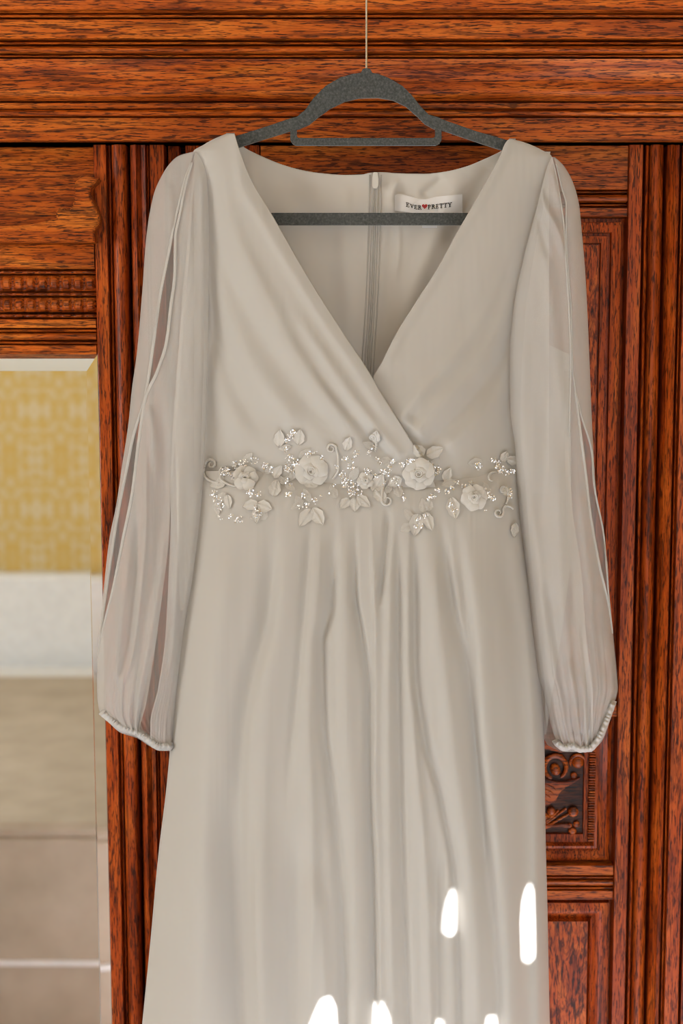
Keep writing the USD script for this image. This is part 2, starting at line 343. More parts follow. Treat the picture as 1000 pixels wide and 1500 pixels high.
# cornice, from the top down
cor = thing('cornice', None, None, parent=war)
hm(cor, 'cornice_moulding', [(-60, .002), (-52, -.006), (-20, -.006), (-18, -.002), (0, -.004), (8, -.006), (14, -.006), (18, .002)], XL - .07, XR + .07)
hm(cor, 'cornice_moulding', bead(20.5, 25.5, .010, .006), XL - .06, XR + .06)
hm(cor, 'cornice_moulding', flat(28, 57, .008), XL - .055, XR + .055)
hm(cor, 'cornice_moulding', bead(61, 65.5, .018, .005), XL - .05, XR + .05)
hm(cor, 'cornice_moulding', bead(67.5, 78, .018, .009), XL - .05, XR + .05)
hm(cor, 'cornice_moulding', bead(80, 84, .024, .004), XL - .045, XR + .045)
ogy = PchipInterpolator([0, .12, .35, .52, .66, .78, .9, 1], [.020, .024, .033, .0365, .0345, .033, .038, .047])
og = [(86 + 61 * t, float(ogy(t))) for t in np.linspace(0, 1, 30)]
hm(cor, 'cornice_moulding', og, XL - .04, XR + .04)
hm(cor, 'cornice_moulding', flat(150, 159, .052), XL - .025, XR + .025)
hm(cor, 'cornice_moulding', bead(160, 170, .060, .006), XL - .02, XR + .02)
hm(cor, 'cornice_moulding', flat(172, 206.5, .062), XL - .015, XR + .015, back=.074)
obj('cornice_core', box(XL - .01, XR + .01, .075, YB + .02, PZ(168, .075), ZG - .012), WDARK, cor)

ZB = 0.12                                             # bottom of doors and pilasters
ZD = PZ(212, YP)                                      # top of the doors


def pilaster(rights, outer):
    p = thing('pilaster', None, None, parent=war)
    for kind, a, b in rights:
        if kind == 'flat': vm(p, 'stile', flat(a, b, YP), ZB, ZD)
        elif kind == 'reed': vm(p, 'reed', bead(a, b, YP + .006, .009, 12), ZB, ZD)
        elif kind == 'bead': vm(p, 'bead', bead(a, b, YP + .010, .005, 8), ZB, ZD)
        elif kind == 'ogee': vm(p, 'reed', [(a, YP + .006), (a + 2, YP + .002), (a + (b - a) * .35, YP - .002), (a + (b - a) * .7, YP + .003), (b - 1, YP + .001), (b, YP + .004)], ZB, ZD)
        elif kind == 'low': vm(p, 'fillet', flat(a, b, YP + .012), ZB, ZD)
    return p


pilaster([('flat', 136.5, 155), ('bead', 157.5, 162.5), ('reed', 163, 185), ('ogee', 190, 213), ('bead', 214, 218), ('flat', 219, 240.5), ('low', 246, 263)], 1)
pilaster([('flat', 921.5, 942), ('bead', 945, 951), ('reed', 952, 972), ('ogee', 976.5, 996), ('bead', 998, 1002), ('flat', 1004, 1026), ('low', 1030, 1046)], 1)
obj('plinth', box(XL, XR, .085, .5, 0.0, ZB, .004), WH[2], war)
obj('side_panel', box(XL, XL + .025, YP, .66, ZB, ZT), WV[1], war); obj('side_panel', box(XR - .025, XR, YP, .66, ZB, ZT), WV[1], war)
obj('blank_panel', box(PX(1048, YP), XR - .025, YP + .004, YB + .01, ZB, ZD), WV[0], war)

# the mirror door on the left
md = thing('mirror_door', None, None, parent=war)
xs, xe = XL + .03, PX(135.5, YP)
xe2 = PX(139.5, YP, 480)
Yf = 0.121
obj('frieze_panel', box(xs, xe, Yf, YB + .01, PZ(355, Yf), ZD, .001), WH[0], md)
sc = [(-60, 333), (0, 331), (40, 329), (64, 324), (82, 320), (81, 313), (84, 305.5), (89, 302.5), (93, 303.5), (97, 306), (101, 305.5), (105, 301), (108, 294), (108.5, 285), (108, 276),
      (110, 267), (114.5, 260), (121, 256), (128, 254.5), (134, 256.5), (139, 260.5), (144.5, 261.5), (141, 267), (136.5, 270), (132.8, 276), (132, 284), (134, 291), (137.5, 299), (140.5, 307), (144, 314), (145.2, 321),
      (143, 329), (139, 334.5), (137, 339), (137.2, 355), (-60, 355)]
Ys = 0.077
pl = Polygon([(PX(x, Ys, 300), PZ(y, Ys)) for x, y in sc]).buffer(0)
pl = Polygon(list(pl.exterior.coords) )
def slab(poly, y0, y1, ch=.0012, rows=3):
    """A polygon in (x, z) as a slab between y0 (front) and y1, with a rounded front edge."""
    ms = []
    for k in range(rows):
        a = math.pi / 2 * k / rows; ins = ch * (1 - math.cos(a)) ; off = ch * (1 - math.sin(a))
        q = poly.buffer(-ch * (1 - math.sin(math.pi / 2 * (1 - k / rows))), join_style=1)
        for g in getattr(q, 'geoms', [q]):
            if g.is_empty or g.area < 1e-9: continue
            yy = y0 + ch * (1 - math.cos(math.pi / 2 * (1 - k / rows))) * (1 if k < rows else 0)
            m = trimesh.creation.extrude_polygon(g, abs(y1 - yy), engine='earcut'); v = m.vertices.copy()
            m.vertices = np.stack([v[:, 0], y1 - v[:, 2], v[:, 1]], 1); m.invert() if m.volume < 0 else None
            ms.append(m)
    return cat(ms)
obj('scroll_bracket', slab(pl, Ys, Yf, .0035, 6), WBR, md)
hm(md, 'rail', [(356.5, .110), (358, .103), (375, .101), (393, .103), (394.5, .110)], xs, xe2, WH[3])
# carved ripple band
rib = thing('ripple_band', None, None, parent=war)
def ripple(py0, py1, y, h, amp, pitch, ph):
    n, r = 170, 10
    px = np.linspace(PX(-60, y, 430), xe2, n * 1); tt = np.linspace(0, 1, r)
    zz = PZ(py0, y) + (PZ(py1, y) - PZ(py0, y)) * tt
    Xg, Tg = np.meshgrid(px, tt); Zg = np.meshgrid(px, zz)[1]
    w = 0.5 + 0.5 * np.cos((Xg / (pitch * .00085) + ph) * 2 * math.pi)
    w = np.clip(w * 1.5, 0, 1)
    Yg = y - (h * np.sin(math.pi * Tg) ** .6) * (1 - amp + amp * w)
    Yg += .0006 * (meshkit.fbm(np.stack([Xg * 300, Zg * 900, Xg * 0], -1), 3, 5) - .5)
    return (np.stack([Xg, Yg, Zg], -1).reshape(-1, 3), grid_faces(r, n))
for py0, py1, h, am in ((396, 401.5, .005, .5), (403.5, 426.5, .009, .6), (428.5, 433.5, .005, .5), (436, 457.5, .009, .6), (460, 466, .005, .5)):
    obj('carved_strip', ripple(py0, py1, .114, h, am, 17.6, .3), WCARVE, rib)
hm(md, 'rail', flat(467.5, 480.5, .104), xs, xe2, WH[0])
hm(md, 'bead', bead(482, 486.5, .112, .005), xs, xe2)
hm(md, 'bead', bead(487.5, 498.5, .112, .008), xs, xe2)
hm(md, 'bead', bead(500, 504.5, .112, .005), xs, xe2)
hm(md, 'rail', flat(505.5, 519.5, .104), xs, xe2, WH[1])
# bevelled mirror
YM = 0.116
zt, zi, zb_ = PZ(519.5, YM), PZ(543.5, YM), 0.24
xo, xi = PX(136.0, YM, 215), PX(127.0, YM, 545)
xo = PX(142.5, YM, 530)
def quad(a, b, c, d): return (np.array([a, b, c, d], float), np.array([[0, 1, 2], [0, 2, 3]]))
mir = obj('mirror', quad((xs, YM, zb_ + .02), (xi, YM, zb_ + .02), (xi, YM, zi), (xs, YM, zi)), MIRROR, md, smooth=False, label='tall mirror glass with a bright slanted rim')
dt, dr = (zt - zi) * math.tan(math.radians(10.5)), (xo - xi) * math.tan(math.radians(5.5))
obj('top_bevel', quad((xs, YM, zi), (xi, YM, zi), (xo, YM + dt, zt), (xs, YM + dt, zt)), BEVEL_TOP, md, smooth=False)
obj('side_bevel', quad((xi, YM, zb_ + .02), (xo, YM + dr, zb_), (xo, YM + dr, zt), (xi, YM, zi)), BEVEL, md, smooth=False)
aw = .0013; obj('bevel_edge', quad((xi - aw, YM - .0001, zb_ + .02), (xi, YM - .0001 + aw * math.tan(math.radians(9)), zb_ + .02), (xi, YM - .0001 + aw * math.tan(math.radians(9)), zi), (xi - aw, YM - .0001, zi)), BEVEL, md, smooth=False)
obj('rail', box(xs, xe, .104, YB + .01, ZB, zb_, .002), WH[2], md)

# the panelled door behind the dress
pd = thing('panelled_door', None, None, parent=war)
vm(pd, 'stile', flat(271.5, 297, YP + .008), ZB, ZD, WV[3]); vm(pd, 'stile', flat(299, 380, YP + .006), ZB, ZD, WV[0])
xa, xb = PX(381.5, YP + .006, 215), PX(920, YP + .006, 215)
Y1 = YP + .006
hm(pd, 'rail', flat(213, 278, Y1), xa, xb, WH[2])
hm(pd, 'bead', bead(279.5, 283.5, Y1 + .006, .004), xa, xb); hm(pd, 'bead', bead(285, 297, Y1 + .006, .008), xa, xb); hm(pd, 'bead', bead(299, 302.5, Y1 + .006, .004), xa, xb)
hm(pd, 'rail', flat(304, 317.5, Y1 - .002), xa, xb, WH[0])


def raised(py0, py1, prof, name='raised_panel', m=None, cap=True, parent=None, field=None, xl=PX(400, .118), right=919, pyr=600):
    """A framed panel: prof is its section as (inset in pixels from the right edge, y)."""
    z1, z0, x1 = PZ(py0, .112), PZ(py1, .112), PX(right, .112, 215)
    s = 0.00086; loops = []
    for ins, y in prof: loops.append([(xl + ins * s, y, z0 + ins * s), (x1 - ins * s, y, z0 + ins * s), (x1 - ins * s, y, z1 - ins * s), (xl + ins * s, y, z1 - ins * s)])
    v = np.array(loops).reshape(-1, 3); f = []
    for k in range(len(prof) - 1):
        for j in range(4):
            a, b = 4 * k + j, 4 * k + (j + 1) % 4
            f += [[a, b, b + 4], [a, b + 4, a + 4]]
    e = 4 * (len(prof) - 1)
    if field: obj('panel_field', (v[e:], np.array([[0, 1, 2], [0, 2, 3]])), field, parent or pd)
    elif cap: f += [[e, e + 1, e + 2], [e, e + 2, e + 3]]
    return obj(name, (v, np.array(f)), m or WV[0], parent or pd)


S1 = [(0, .124), (6, .124), (6.5, .113), (8, .112), (21, .110), (22, .117), (25.5, .117), (26.5, .112), (36, .111), (37, .1165), (39, .1165), (39.5, .113)]
raised(319, 1031, S1, m=WV[1], field=WBURL)
hm(pd, 'rail', flat(1033, 1050, Y1), xa, xb, WH[1])
S2 = [(0, .124), (5, .124), (6, .114), (12, .111), (20, .114), (24, .117), (26, .110), (30, .109), (33, .113), (34, .115), (46, .116), (47, .122)]
car = raised(1051, 1266, S2, 'carved_panel', WV[2], parent=war)
hm(pd, 'rail', flat(1267.5, 1282, Y1), xa, xb, WH[3])
hm(pd, 'bead', bead(1283.5, 1287.5, Y1 + .006, .004), xa, xb); hm(pd, 'bead', bead(1288.5, 1297.5, Y1 + .006, .007), xa, xb); hm(pd, 'bead', bead(1299, 1303, Y1 + .006, .004), xa, xb)
hm(pd, 'rail', flat(1304.5, 1318, Y1), xa, xb, WH[0])
S3 = [(0, .124), (4, .124), (4.5, .113), (16, .111), (20, .112), (26, .118), (30, .120), (33, .115), (34.5, .119), (36, .1165)]
raised(1319, 1900, S3, m=WV[3], field=WBURL)
obj('rail', box(xa, xb, Y1, YB + .01, ZB, PZ(1902, .112), .002), WH[1], pd)
# gouged strip and carving of the square panel
YC = .120
gx0, gx1 = PX(860.5, .114, 1160), PX(871.5, .114, 1160)
zg = np.linspace(PZ(1231, .114), PZ(1062, .114), 46); gs = []
for k in range(45):
    w = RNG.uniform(.55, .8) * (zg[1] - zg[0])
    gs.append(box(gx0 + RNG.uniform(0, .001), gx1, .1085 + RNG.uniform(0, .001), .120, zg[k], zg[k] + w, .0008))
obj('gouged_strip', cat(gs), WCARVE, car)
obj('carved_ground', box(PX(640, YC), gx0, YC, YC + .003, PZ(1231, YC), PZ(1062, YC)), WGROUND, car)
def leafshape(pts, y0, y1, name, ch=.002): return obj(name, slab(Polygon([tuple(P(x, y, y0)[[0, 2]]) for x, y in pts]).buffer(0), y0, y1, ch, 4), WCARVE, car)
def ball(px, py, r, y, sx=1.0, rot=0.0, name='carved_berry'):
    m = trimesh.creation.icosphere(3, 1.0); v = m.vertices * [r * sx, r * .55, r]
    v *= 1 + .06 * (meshkit.noise(m.vertices * 3.1 + px, 3)[:, None] - .5)
    c, s = math.cos(rot), math.sin(rot); v = np.stack([v[:, 0] * c - v[:, 2] * s, v[:, 1], v[:, 0] * s + v[:, 2] * c], 1)
    m.vertices = v + P(px, py, y); return obj(name, m, WCARVE, car)
u = .00086
def arc(cx, cy, rx, ry, a0, a1, r, y, n=26, name='carved_scroll'):
    t = np.radians(np.linspace(a0, a1, n)); p = P(cx + rx * np.cos(t), cy - ry * np.sin(t), y)
    return obj(name, tube(p, r * u * np.sin(np.linspace(.35, math.pi - .35, n)) ** .6, 8, .8), WCARVE, car)
arc(813, 1124, 16, 17, -60, 250, 4.2, .116); ball(813, 1127, 9.5 * u, .118, .8, .4); ball(846, 1117, 9 * u, .118); ball(840, 1136, 5.2 * u, .118); ball(822, 1107, 3 * u, .118)
arc(846, 1118, 11, 12, 20, 200, 2.6, .117)
leafshape([(780, 1141), (800, 1142), (815, 1146), (826, 1146), (838, 1143), (850, 1140.5), (842, 1147), (829, 1154), (820, 1162), (814, 1174), (806, 1179), (796, 1182), (780, 1184)], .113, .121, 'carved_leaf', .003)
for k in range(5): arc(770, 1160 + 5 * k, 44 - 4 * k, 14 - 3 * k, 8, 60, 1.3, .1125, 12, 'carved_vein')
ball(839, 1189, 8.2 * u, .117); ball(807, 1188, 6.5 * u, .117, 1, .3); ball(797, 1196, 6 * u, .117); ball(844, 1207, 5.2 * u, .118); ball(838, 1217, 6 * u, .118, 1.1); ball(834, 1209, 4 * u, .118)
for (ax, ay, bx, by) in ((798, 1212, 835, 1191), (799, 1206, 829, 1184), (797, 1208, 806, 1191), (799, 1203, 818, 1187)):
    obj('carved_stem', tube(P(np.linspace(ax, bx, 8), np.linspace(ay, by, 8), .118), np.linspace(2.6, 1.6, 8) * u, 8), WCARVE, car)
leafshape([(780, 1203), (797, 1209), (812, 1209), (826, 1207), (836, 1209), (834, 1214), (822, 1212), (808, 1212), (797, 1216), (780, 1222)], .114, .121, 'carved_leaf', .002)
leafshape([(780, 1080), (800, 1086), (822, 1096), (838, 1100), (820, 1103), (800, 1098), (780, 1104)], .114, .121, 'carved_leaf', .002)

# ------------------------------------------------------------------ the hanger
YH = -0.017
hang = thing('clothes_hanger', 'dark grey velvet clothes hanger with steel hook over the cornice', 'clothes hanger')
up = [(318, 211), (326, 206.5), (346, 199.5), (386, 187), (424.5, 174), (435, 171), (447, 161), (459.5, 143.5), (477, 126), (498, 114), (519, 108), (528.5, 107), (531, 101.5), (536.5, 100), (542, 101.5), (545, 107), (553, 108.5), (568, 114),
      (589, 126), (603, 140), (617, 157.5), (627.5, 168), (641.5, 172), (650, 176), (697, 192.5), (746, 206.5), (766, 213), (774, 218)]
lo = [(777, 228), (771, 312), (768, 324), (760, 330), (332, 330), (324, 324), (321, 312), (314, 222)]
lo_in = [(336, 312), (756, 312), (758, 306), (763, 238), (759, 229), (743, 223), (702.5, 210), (650, 192), (634.5, 189), (622, 182), (610, 170), (594, 156), (575, 147), (554, 143.5), (526, 144), (505, 149), (484, 159), (466.5, 171.5), (452.5, 183),
         (438.5, 189), (424.5, 192.5), (388, 204), (347.5, 217), (333, 222), (329, 230), (334, 306)]
def W2(pts, y): return [tuple(P(x, y_, y)[[0, 2]]) for x, y_ in pts]
body = Polygon(W2(up + lo, YH)).buffer(0).difference(Polygon(W2(lo_in, YH)).buffer(0))
body = body.buffer(-.0012, join_style=1).buffer(.0012, join_style=1)
obj('hanger_body', slab(body, YH - .003, YH + .003, .0012, 3), VELVET, hang)
loop = Polygon(W2([(425, 186), (425, 205), (428, 210.5), (433, 213.5), (638, 213.5), (643.5, 210.5), (646.5, 205), (646.5, 186)], YH)).difference(Polygon(W2([(434.5, 180), (434.5, 199), (436, 201.5), (438.5, 202.3), (633, 202.3), (635.5, 201.5), (637, 199), (637, 180)], YH)))
loop = loop.difference(Polygon(W2([(434.5, 170), (637, 170), (637, 190), (434.5, 190)], YH)))
obj('accessory_loop', slab(loop, YH - .0025, YH + .0025, .001, 3), VELVET, hang)
zk = PZ(104, YH); xk = PX(536.5, YH, 100)
wire = [(xk, YH, z) for z in np.linspace(zk - .004, ZG + .025, 40)]
yc_, rr = YH + .022, .022
wire += [(xk, yc_ - rr * math.cos(a), ZG + .025 + rr * math.sin(a)) for a in np.linspace(.15, math.pi, 16)] + [(xk, yc_ + rr, ZG + .018), (xk, yc_ + rr, ZG + .002)]
wp_ = np.array(wire); wr_ = np.full(len(wp_), .00125); wr_[-2:] = .0016
obj('hook', tube(wp_, wr_, 10), STEEL, hang)

# ------------------------------------------------------------------ the dress
dress = thing('wedding_dress', 'long white chiffon dress with split sleeves hung on the grey hanger', 'dress')
FRONT = []                                            # (pixels, y) of the front surfaces, for what is sewn on


def panel(rows, xl, xr, nc, base, folds=(), wrink=0.8, roll=None, top=None, seed=1, ys=None, pleat=None):
    """A sheet of cloth: for every row py of the photograph it spans xl(py)..xr(py). base(s, py) gives its y; folds stand proud of it. roll: 'l', 'r' or 'lr' edges turned under. top: rows that turn back over the top."""
    py = np.asarray(rows, float)[:, None]; s = np.linspace(0, 1, nc)[None, :]
    a, b = xl(py), xr(py); px = a + (b - a) * s; pyg = np.broadcast_to(py, px.shape)
    y = base(np.broadcast_to(s, px.shape), pyg) - folds_at(px, pyg, folds)
    y = y - wrink * .001 * 2 * (meshkit.fbm(np.stack([px / 22, pyg / 150, px * 0], -1), 3, seed) - .5)
    if pleat is not None: y = y - pleat(np.broadcast_to(s, px.shape), pyg, px)
    FRONT.append((px, pyg, y))
    px, pyg, y = [np.array(k) for k in (px, pyg, y)]
    if roll:
        if 'r' in roll:
            for dx, dy in ((0.6, .0008), (0.4, .0022), (-3, .0036), (-9, .0040)):
                px = np.c_[px, px[:, nc - 1:nc] + dx]; pyg = np.c_[pyg, pyg[:, :1]]; y = np.c_[y, y[:, nc - 1:nc] + dy]
        if 'l' in roll:
            l0, y0 = px[:, :1].copy(), y[:, :1].copy()
            for dx, dy in ((-0.6, .0008), (-0.4, .0022), (3, .0036), (9, .0040)):
                px = np.c_[l0 + dx, px]; pyg = np.c_[pyg[:, :1], pyg]; y = np.c_[y0 + dy, y]
    if top:
        for dpy, yy, k in top:
            px = np.r_[px[:1], px]; pyg = np.r_[pyg[:1] + dpy, pyg]; y = np.r_[y[:1] * (1 - k) + yy * k, y]
    return (P(px, pyg, y).reshape(-1, 3), grid_faces(*px.shape))


lerp = lambda pts: PchipInterpolator(*zip(*pts), extrapolate=True)
# bodice -------------------------------------------------------------------
yc = lerp([(190, -.030), (215, -.034), (300, -.044), (450, -.056), (600, -.066), (690, -.060), (720, -.0555), (760, -.054)])
ysd = lerp([(190, -.024), (225, -.022), (300, -.016), (450, -.012), (700, -.014), (760, -.016)])
L_l = curve([(196, 331), (200, 321), (205, 310), (212, 298), (222, 283), (240, 290), (300, 301), (400, 302), (500, 299), (600, 296), (720, 293)])
L_r = curve([(196, 343), (203, 345), (230, 354), (258, 365), (320, 401), (405, 450), (480, 497), (545, 540), (580, 560), (610, 579), (650, 604), (690, 628), (720, 640)])
fl = [([(346, 205), (352, 258), (385, 325), (435, 408), (482, 482), (530, 552), (575, 625)], 1.6, 9, 14, 0, .1),
      ([(322, 230), (335, 320), (375, 410), (425, 495), (480, 570), (545, 650)], 3.0, 26, 15, .25, .1),
      ([(318, 290), (325, 370), (360, 450), (415, 540), (470, 610), (520, 665)], -1.6, 14, 16, .3, .1),
      ([(312, 330), (322, 420), (350, 500), (395, 570), (450, 640)], 2.6, 16, 16, .3, .15),
      ([(306, 380), (312, 470), (335, 545), (370, 610), (410, 655)], -2.2, 14, 22, .3, .2),
      ([(308, 480), (318, 560), (345, 620), (372, 660)], 1.8, 14, 18, .3, .2),
      ([(400, 440), (450, 520), (500, 590), (545, 650), (570, 680)], -2.0, 10, 12, .3, .05),
      ([(420, 440), (470, 515), (515, 580), (560, 640), (590, 676)], 1.8, 9, 10, .3, .05),
      ([(450, 520), (500, 590), (540, 635), (585, 680)], -1.5, 7, 9, .3, .05)]
mb = lambda s, py: np.where(True, ysd(py) + (yc(py) - ysd(py)) * (1 - (1 - s) ** 3), 0)
tb = [(-.4, -.026, .5), (-.6, -.020, .8), (-.2, -.010, 1.0), (1.5, -.007, 1.0), (5, -.005, 1.0)]
rows_b = np.r_[np.arange(196, 240, 1.0), np.arange(240, 716, 2.0)]
bl = obj('bodice_wrap', panel(rows_b, L_l, L_r, 150, mb, fl, .7, 'r', tb, 3), CLOTH, dress, True)
R_l = curve([(204, 746), (206, 743), (230, 732), (258, 717), (290, 699), (340, 670), (395, 640), (440, 611), (490, 580), (530, 560), (557, 546), (600, 560), (650, 580), (720, 610)])
R_r = curve([(204, 752), (210, 772), (218, 790), (230, 808), (245, 804), (300, 790), (380, 768), (450, 756), (520, 751), (600, 752), (680, 757), (720, 761)])
fr = [([(742, 212), (716, 270), (668, 352), (618, 436), (578, 505), (556, 552)], 1.4, 14, 9, 0, .1),
      ([(765, 300), (748, 400), (705, 480), (650, 545), (600, 600), (580, 630)], 2.6, 14, 22, .25, .05),
      ([(760, 330), (735, 430), (690, 510), (640, 568), (598, 622)], -2.0, 9, 13, .25, .05),
      ([(755, 400), (725, 495), (680, 560), (635, 605), (606, 645)], 2.4, 11, 15, .25, .05),
      ([(752, 450), (730, 530), (690, 590), (645, 635), (618, 660)], -2.0, 10, 14, .25, .05),
      ([(750, 510), (728, 575), (690, 625), (650, 660)], 2.0, 11, 15, .25, .1)]
mr = lambda s, py: ysd(py) + (yc(py) + .007 - ysd(py)) * (1 - s ** 3)
rows_r = np.r_[np.arange(204, 246, 1.0), np.arange(246, 716, 2.0)]
br = obj('bodice_wrap', panel(rows_r, R_l, R_r, 150, mr, fr, .7, 'l', tb, 4), CLOTH, dress, True)
# the back of the bodice, seen inside the neckline: columns hang from the back neckline
neck = lerp([(280, 224), (300, 216), (330, 205), (345, 208), (362, 219), (385, 230), (412, 241), (440, 249), (470, 254), (505, 256.5), (530, 256), (541, 253.5), (558, 252.5), (580, 254), (620, 255), (650, 252), (680, 245), (710, 233), (735, 221), (748, 213), (770, 216), (808, 232)])
cols = np.arange(284, 806, 2.0)[None, :]; tt = np.linspace(0, 1, 190)[:, None]
topy = neck(cols); bpx = np.broadcast_to(cols, (190, cols.shape[1])); bpy = topy + (722 - topy) * tt ** 1.1
bfold = [([(362, 222), (372, 300), (395, 400), (440, 520)], 2.0, 16, 12, .1, .2), ([(395, 236), (440, 300), (480, 400), (500, 500)], -2.2, 22, 26, .15, .2), ([(500, 262), (505, 350), (510, 450), (515, 560)], 1.6, 14, 14, .1, .1),
         ([(600, 262), (585, 300), (575, 360), (568, 440), (560, 540)], -2.2, 9, 13, .1, .1), ([(585, 258), (575, 290), (583, 330), (575, 420)], 2.0, 8, 6, .1, .2), ([(680, 250), (655, 300), (630, 360), (595, 450), (570, 520)], 2.4, 14, 16, .1, .1),
         ([(650, 256), (632, 275), (615, 290)], -1.8, 8, 8, .2, .2), ([(720, 235), (690, 300), (650, 370)], -1.8, 16, 16, .1, .2)]
ybk = .004 + .0 * bpx - folds_at(bpx, bpy, bfold) + .006 * np.exp(-((bpy - topy) / 60) ** 2) * 0
edge = np.clip(np.minimum(bpx - 284, 806 - bpx) / 70, 0, 1); ybk = ybk - (1 - edge) ** 2 * .012
ybk = ybk - .0012 * (meshkit.fbm(np.stack([bpx / 30, bpy / 90, bpx * 0], -1), 3, 8) - .5)
gpx, gpy, gy = bpx, bpy, ybk
for dpy, dy in ((-.5, .0010), (.6, .0022), (8, .0026)): gpx, gpy, gy = np.r_[gpx[:1], gpx], np.r_[topy + dpy, gpy], np.r_[ybk[:1] + dy, gy]
bb = obj('back_bodice', (P(gpx, gpy, gy).reshape(-1, 3), grid_faces(*gpx.shape)), LINING, dress, True)
def back_y(px, py):
    j = min(max((px - cols[0, 0]) / 2.0, 0), cols.shape[1] - 2); i = int(j); k = j - i
    return float((1 - k) * np.interp(py, bpy[:, i], ybk[:, i]) + k * np.interp(py, bpy[:, i + 1], ybk[:, i + 1]))
# facing seam along the back neckline and the zip
zc = curve([(253, 549.5), (350, 548), (450, 544), (545, 538), (700, 534)])
zp = thing('zip', None, None, parent=dress)
for side in (-1, 1):
    for off, w in ((3.0, 2.0), (8.5, 1.0)):
        py = np.linspace(253 + (off > 5) * 3, 700, 90); pts = P(zc(py) + side * off, py, np.array([back_y(float(zc(q) + side * off), q) for q in py]) - .0006)
        obj('zip_tape' if off < 5 else 'zip_seam', tube(pts, w * .00081, 8, .7), CLOTH, zp, True)
pts = P(zc(np.linspace(262, 700, 60)), np.linspace(262, 700, 60), .0035)
obj('zip_teeth', tube(pts, .0007, 6), ZIP, zp, True)
pull = Polygon(W2([(546, 254), (547.5, 252.5), (551.5, 252.5), (553, 254), (554.5, 264), (554, 273), (551.5, 276.5), (547.5, 276.5), (545, 273), (544.5, 264)], -.002))
obj('zip_pull', slab(pull, -.005, -.001, .0008, 3), ZIP, zp)
# the side of the bodice that shows through the right sleeve
sw_r = curve([(222, 806), (250, 800), (300, 787), (350, 773), (420, 773), (460, 779), (485, 787), (502, 800), (514, 822), (520, 834), (600, 836), (700, 836), (800, 836), (900, 826), (1000, 811), (1080, 799)])
sw_l = curve([(222, 760), (300, 750), (520, 735), (700, 745), (900, 780), (1000, 792), (1080, 797)])
obj('side_panel', panel(np.r_[np.arange(222, 500, 4.0), np.arange(500, 524, 1.0), np.arange(524, 1080, 6.0)], sw_l, sw_r, 40, lambda s, py: -.0005 + 0 * s, (), .5, None, None, 9), LINING, dress, True)
FRONT.pop()
sl_l = curve([(300, 292), (345, 276), (420, 270), (520, 262), (620, 256), (720, 258), (900, 264)]); sl_r = curve([(300, 318), (600, 312), (720, 306), (900, 284)])
obj('side_panel', panel(np.arange(300, 900, 6.0), sl_l, sl_r, 30, lambda s, py: -.0005 + 0 * s, (), .5, None, None, 10), LINING, dress, True)
FRONT.pop()
# brand label and care label inside the back neck
LY = lambda px, py: back_y(px, py) - .0022 + .0022 * math.exp(-((px - 612) / 9) ** 2) * (py < 300)
lt = lerp([(578, 286), (584, 284), (600, 287.5), (620, 292), (640, 288), (660, 286), (677, 284.5)]); lb_ = lerp([(578, 308.5), (595, 310.5), (612, 313), (640, 312.5), (677, 312)])
lx = np.linspace(578, 677, 50); ltv = np.linspace(0, 1, 10)
g = np.array([[(x, lt(x) + (lb_(x) - lt(x)) * t, LY(x, float(lt(x) + (lb_(x) - lt(x)) * t))) for x in lx] for t in ltv])
v = P(g[..., 0], g[..., 1], g[..., 2]).reshape(-1, 3); n = len(v); f = grid_faces(10, 50)
lab = obj('brand_label', (np.vstack([v, v + [0, .0006, 0]]), np.vstack([f, f[:, ::-1] + n])), LABEL, dress, True, label='small white satin label with black serif lettering and a red heart')
def LYs(px): return back_y(px, 303) - .0030
def R_(x0, y0, x1, y1): return Polygon([(x0, y0), (x1, y0), (x1, y1), (x0, y1)])
sf = .10
GL = {   # serif capitals in a unit cell, y up
    'E': [R_(.16, 0, .36, 1), R_(.02, 0, .5, sf), R_(.02, 1 - sf, .5, 1), R_(.3, 0, .86, sf), R_(.3, 1 - sf, .82, 1), R_(.3, .46, .62, .56), R_(.76, 0, .86, .3), R_(.72, .72, .82, 1), R_(.56, .36, .64, .66)],
    'V': [Polygon([(.12, 1), (.34, 1), (.58, .22), (.52, 0), (.46, 0)]), Polygon([(.76, 1), (.86, 1), (.56, 0), (.46, 0)]), R_(0, 1 - sf, .44, 1), R_(.62, 1 - sf, .98, 1)],
    'R': [R_(.16, 0, .36, 1), R_(.02, 0, .5, sf), R_(.02, 1 - sf, .5, 1), Point(.5, .75).buffer(.26).difference(Point(.48, .75).buffer(.13)).intersection(R_(.36, 0, 1, 1.1)), R_(.3, 1 - sf, .5, 1), R_(.3, .47, .52, .57), Polygon([(.42, .52), (.6, .52), (.92, .06), (1, .06), (1, 0), (.76, 0)])],
    'P': [R_(.16, 0, .36, 1), R_(.02, 0, .5, sf), R_(.02, 1 - sf, .5, 1), Point(.52, .72).buffer(.29).difference(Point(.5, .72).buffer(.15)).intersection(R_(.36, 0, 1, 1.1)), R_(.3, 1 - sf, .52, 1), R_(.3, .42, .52, .52)],
    'T': [R_(.40, 0, .60, 1), R_(.24, 0, .76, sf), R_(.04, 1 - sf, .96, 1), R_(.04, .70, .13, 1), R_(.87, .70, .96, 1)],
    'Y': [Polygon([(.08, 1), (.30, 1), (.58, .50), (.42, .44)]), Polygon([(.74, 1), (.86, 1), (.58, .44), (.48, .48)]), R_(.40, 0, .60, .5), R_(.26, 0, .74, sf), R_(0, 1 - sf, .40, 1), R_(.60, 1 - sf, 1, 1)]}
basel = lerp([(594, 302.6), (601, 304.2), (608, 306.2), (616, 307.2), (627, 306.6), (640, 305.4), (662, 303.0)])
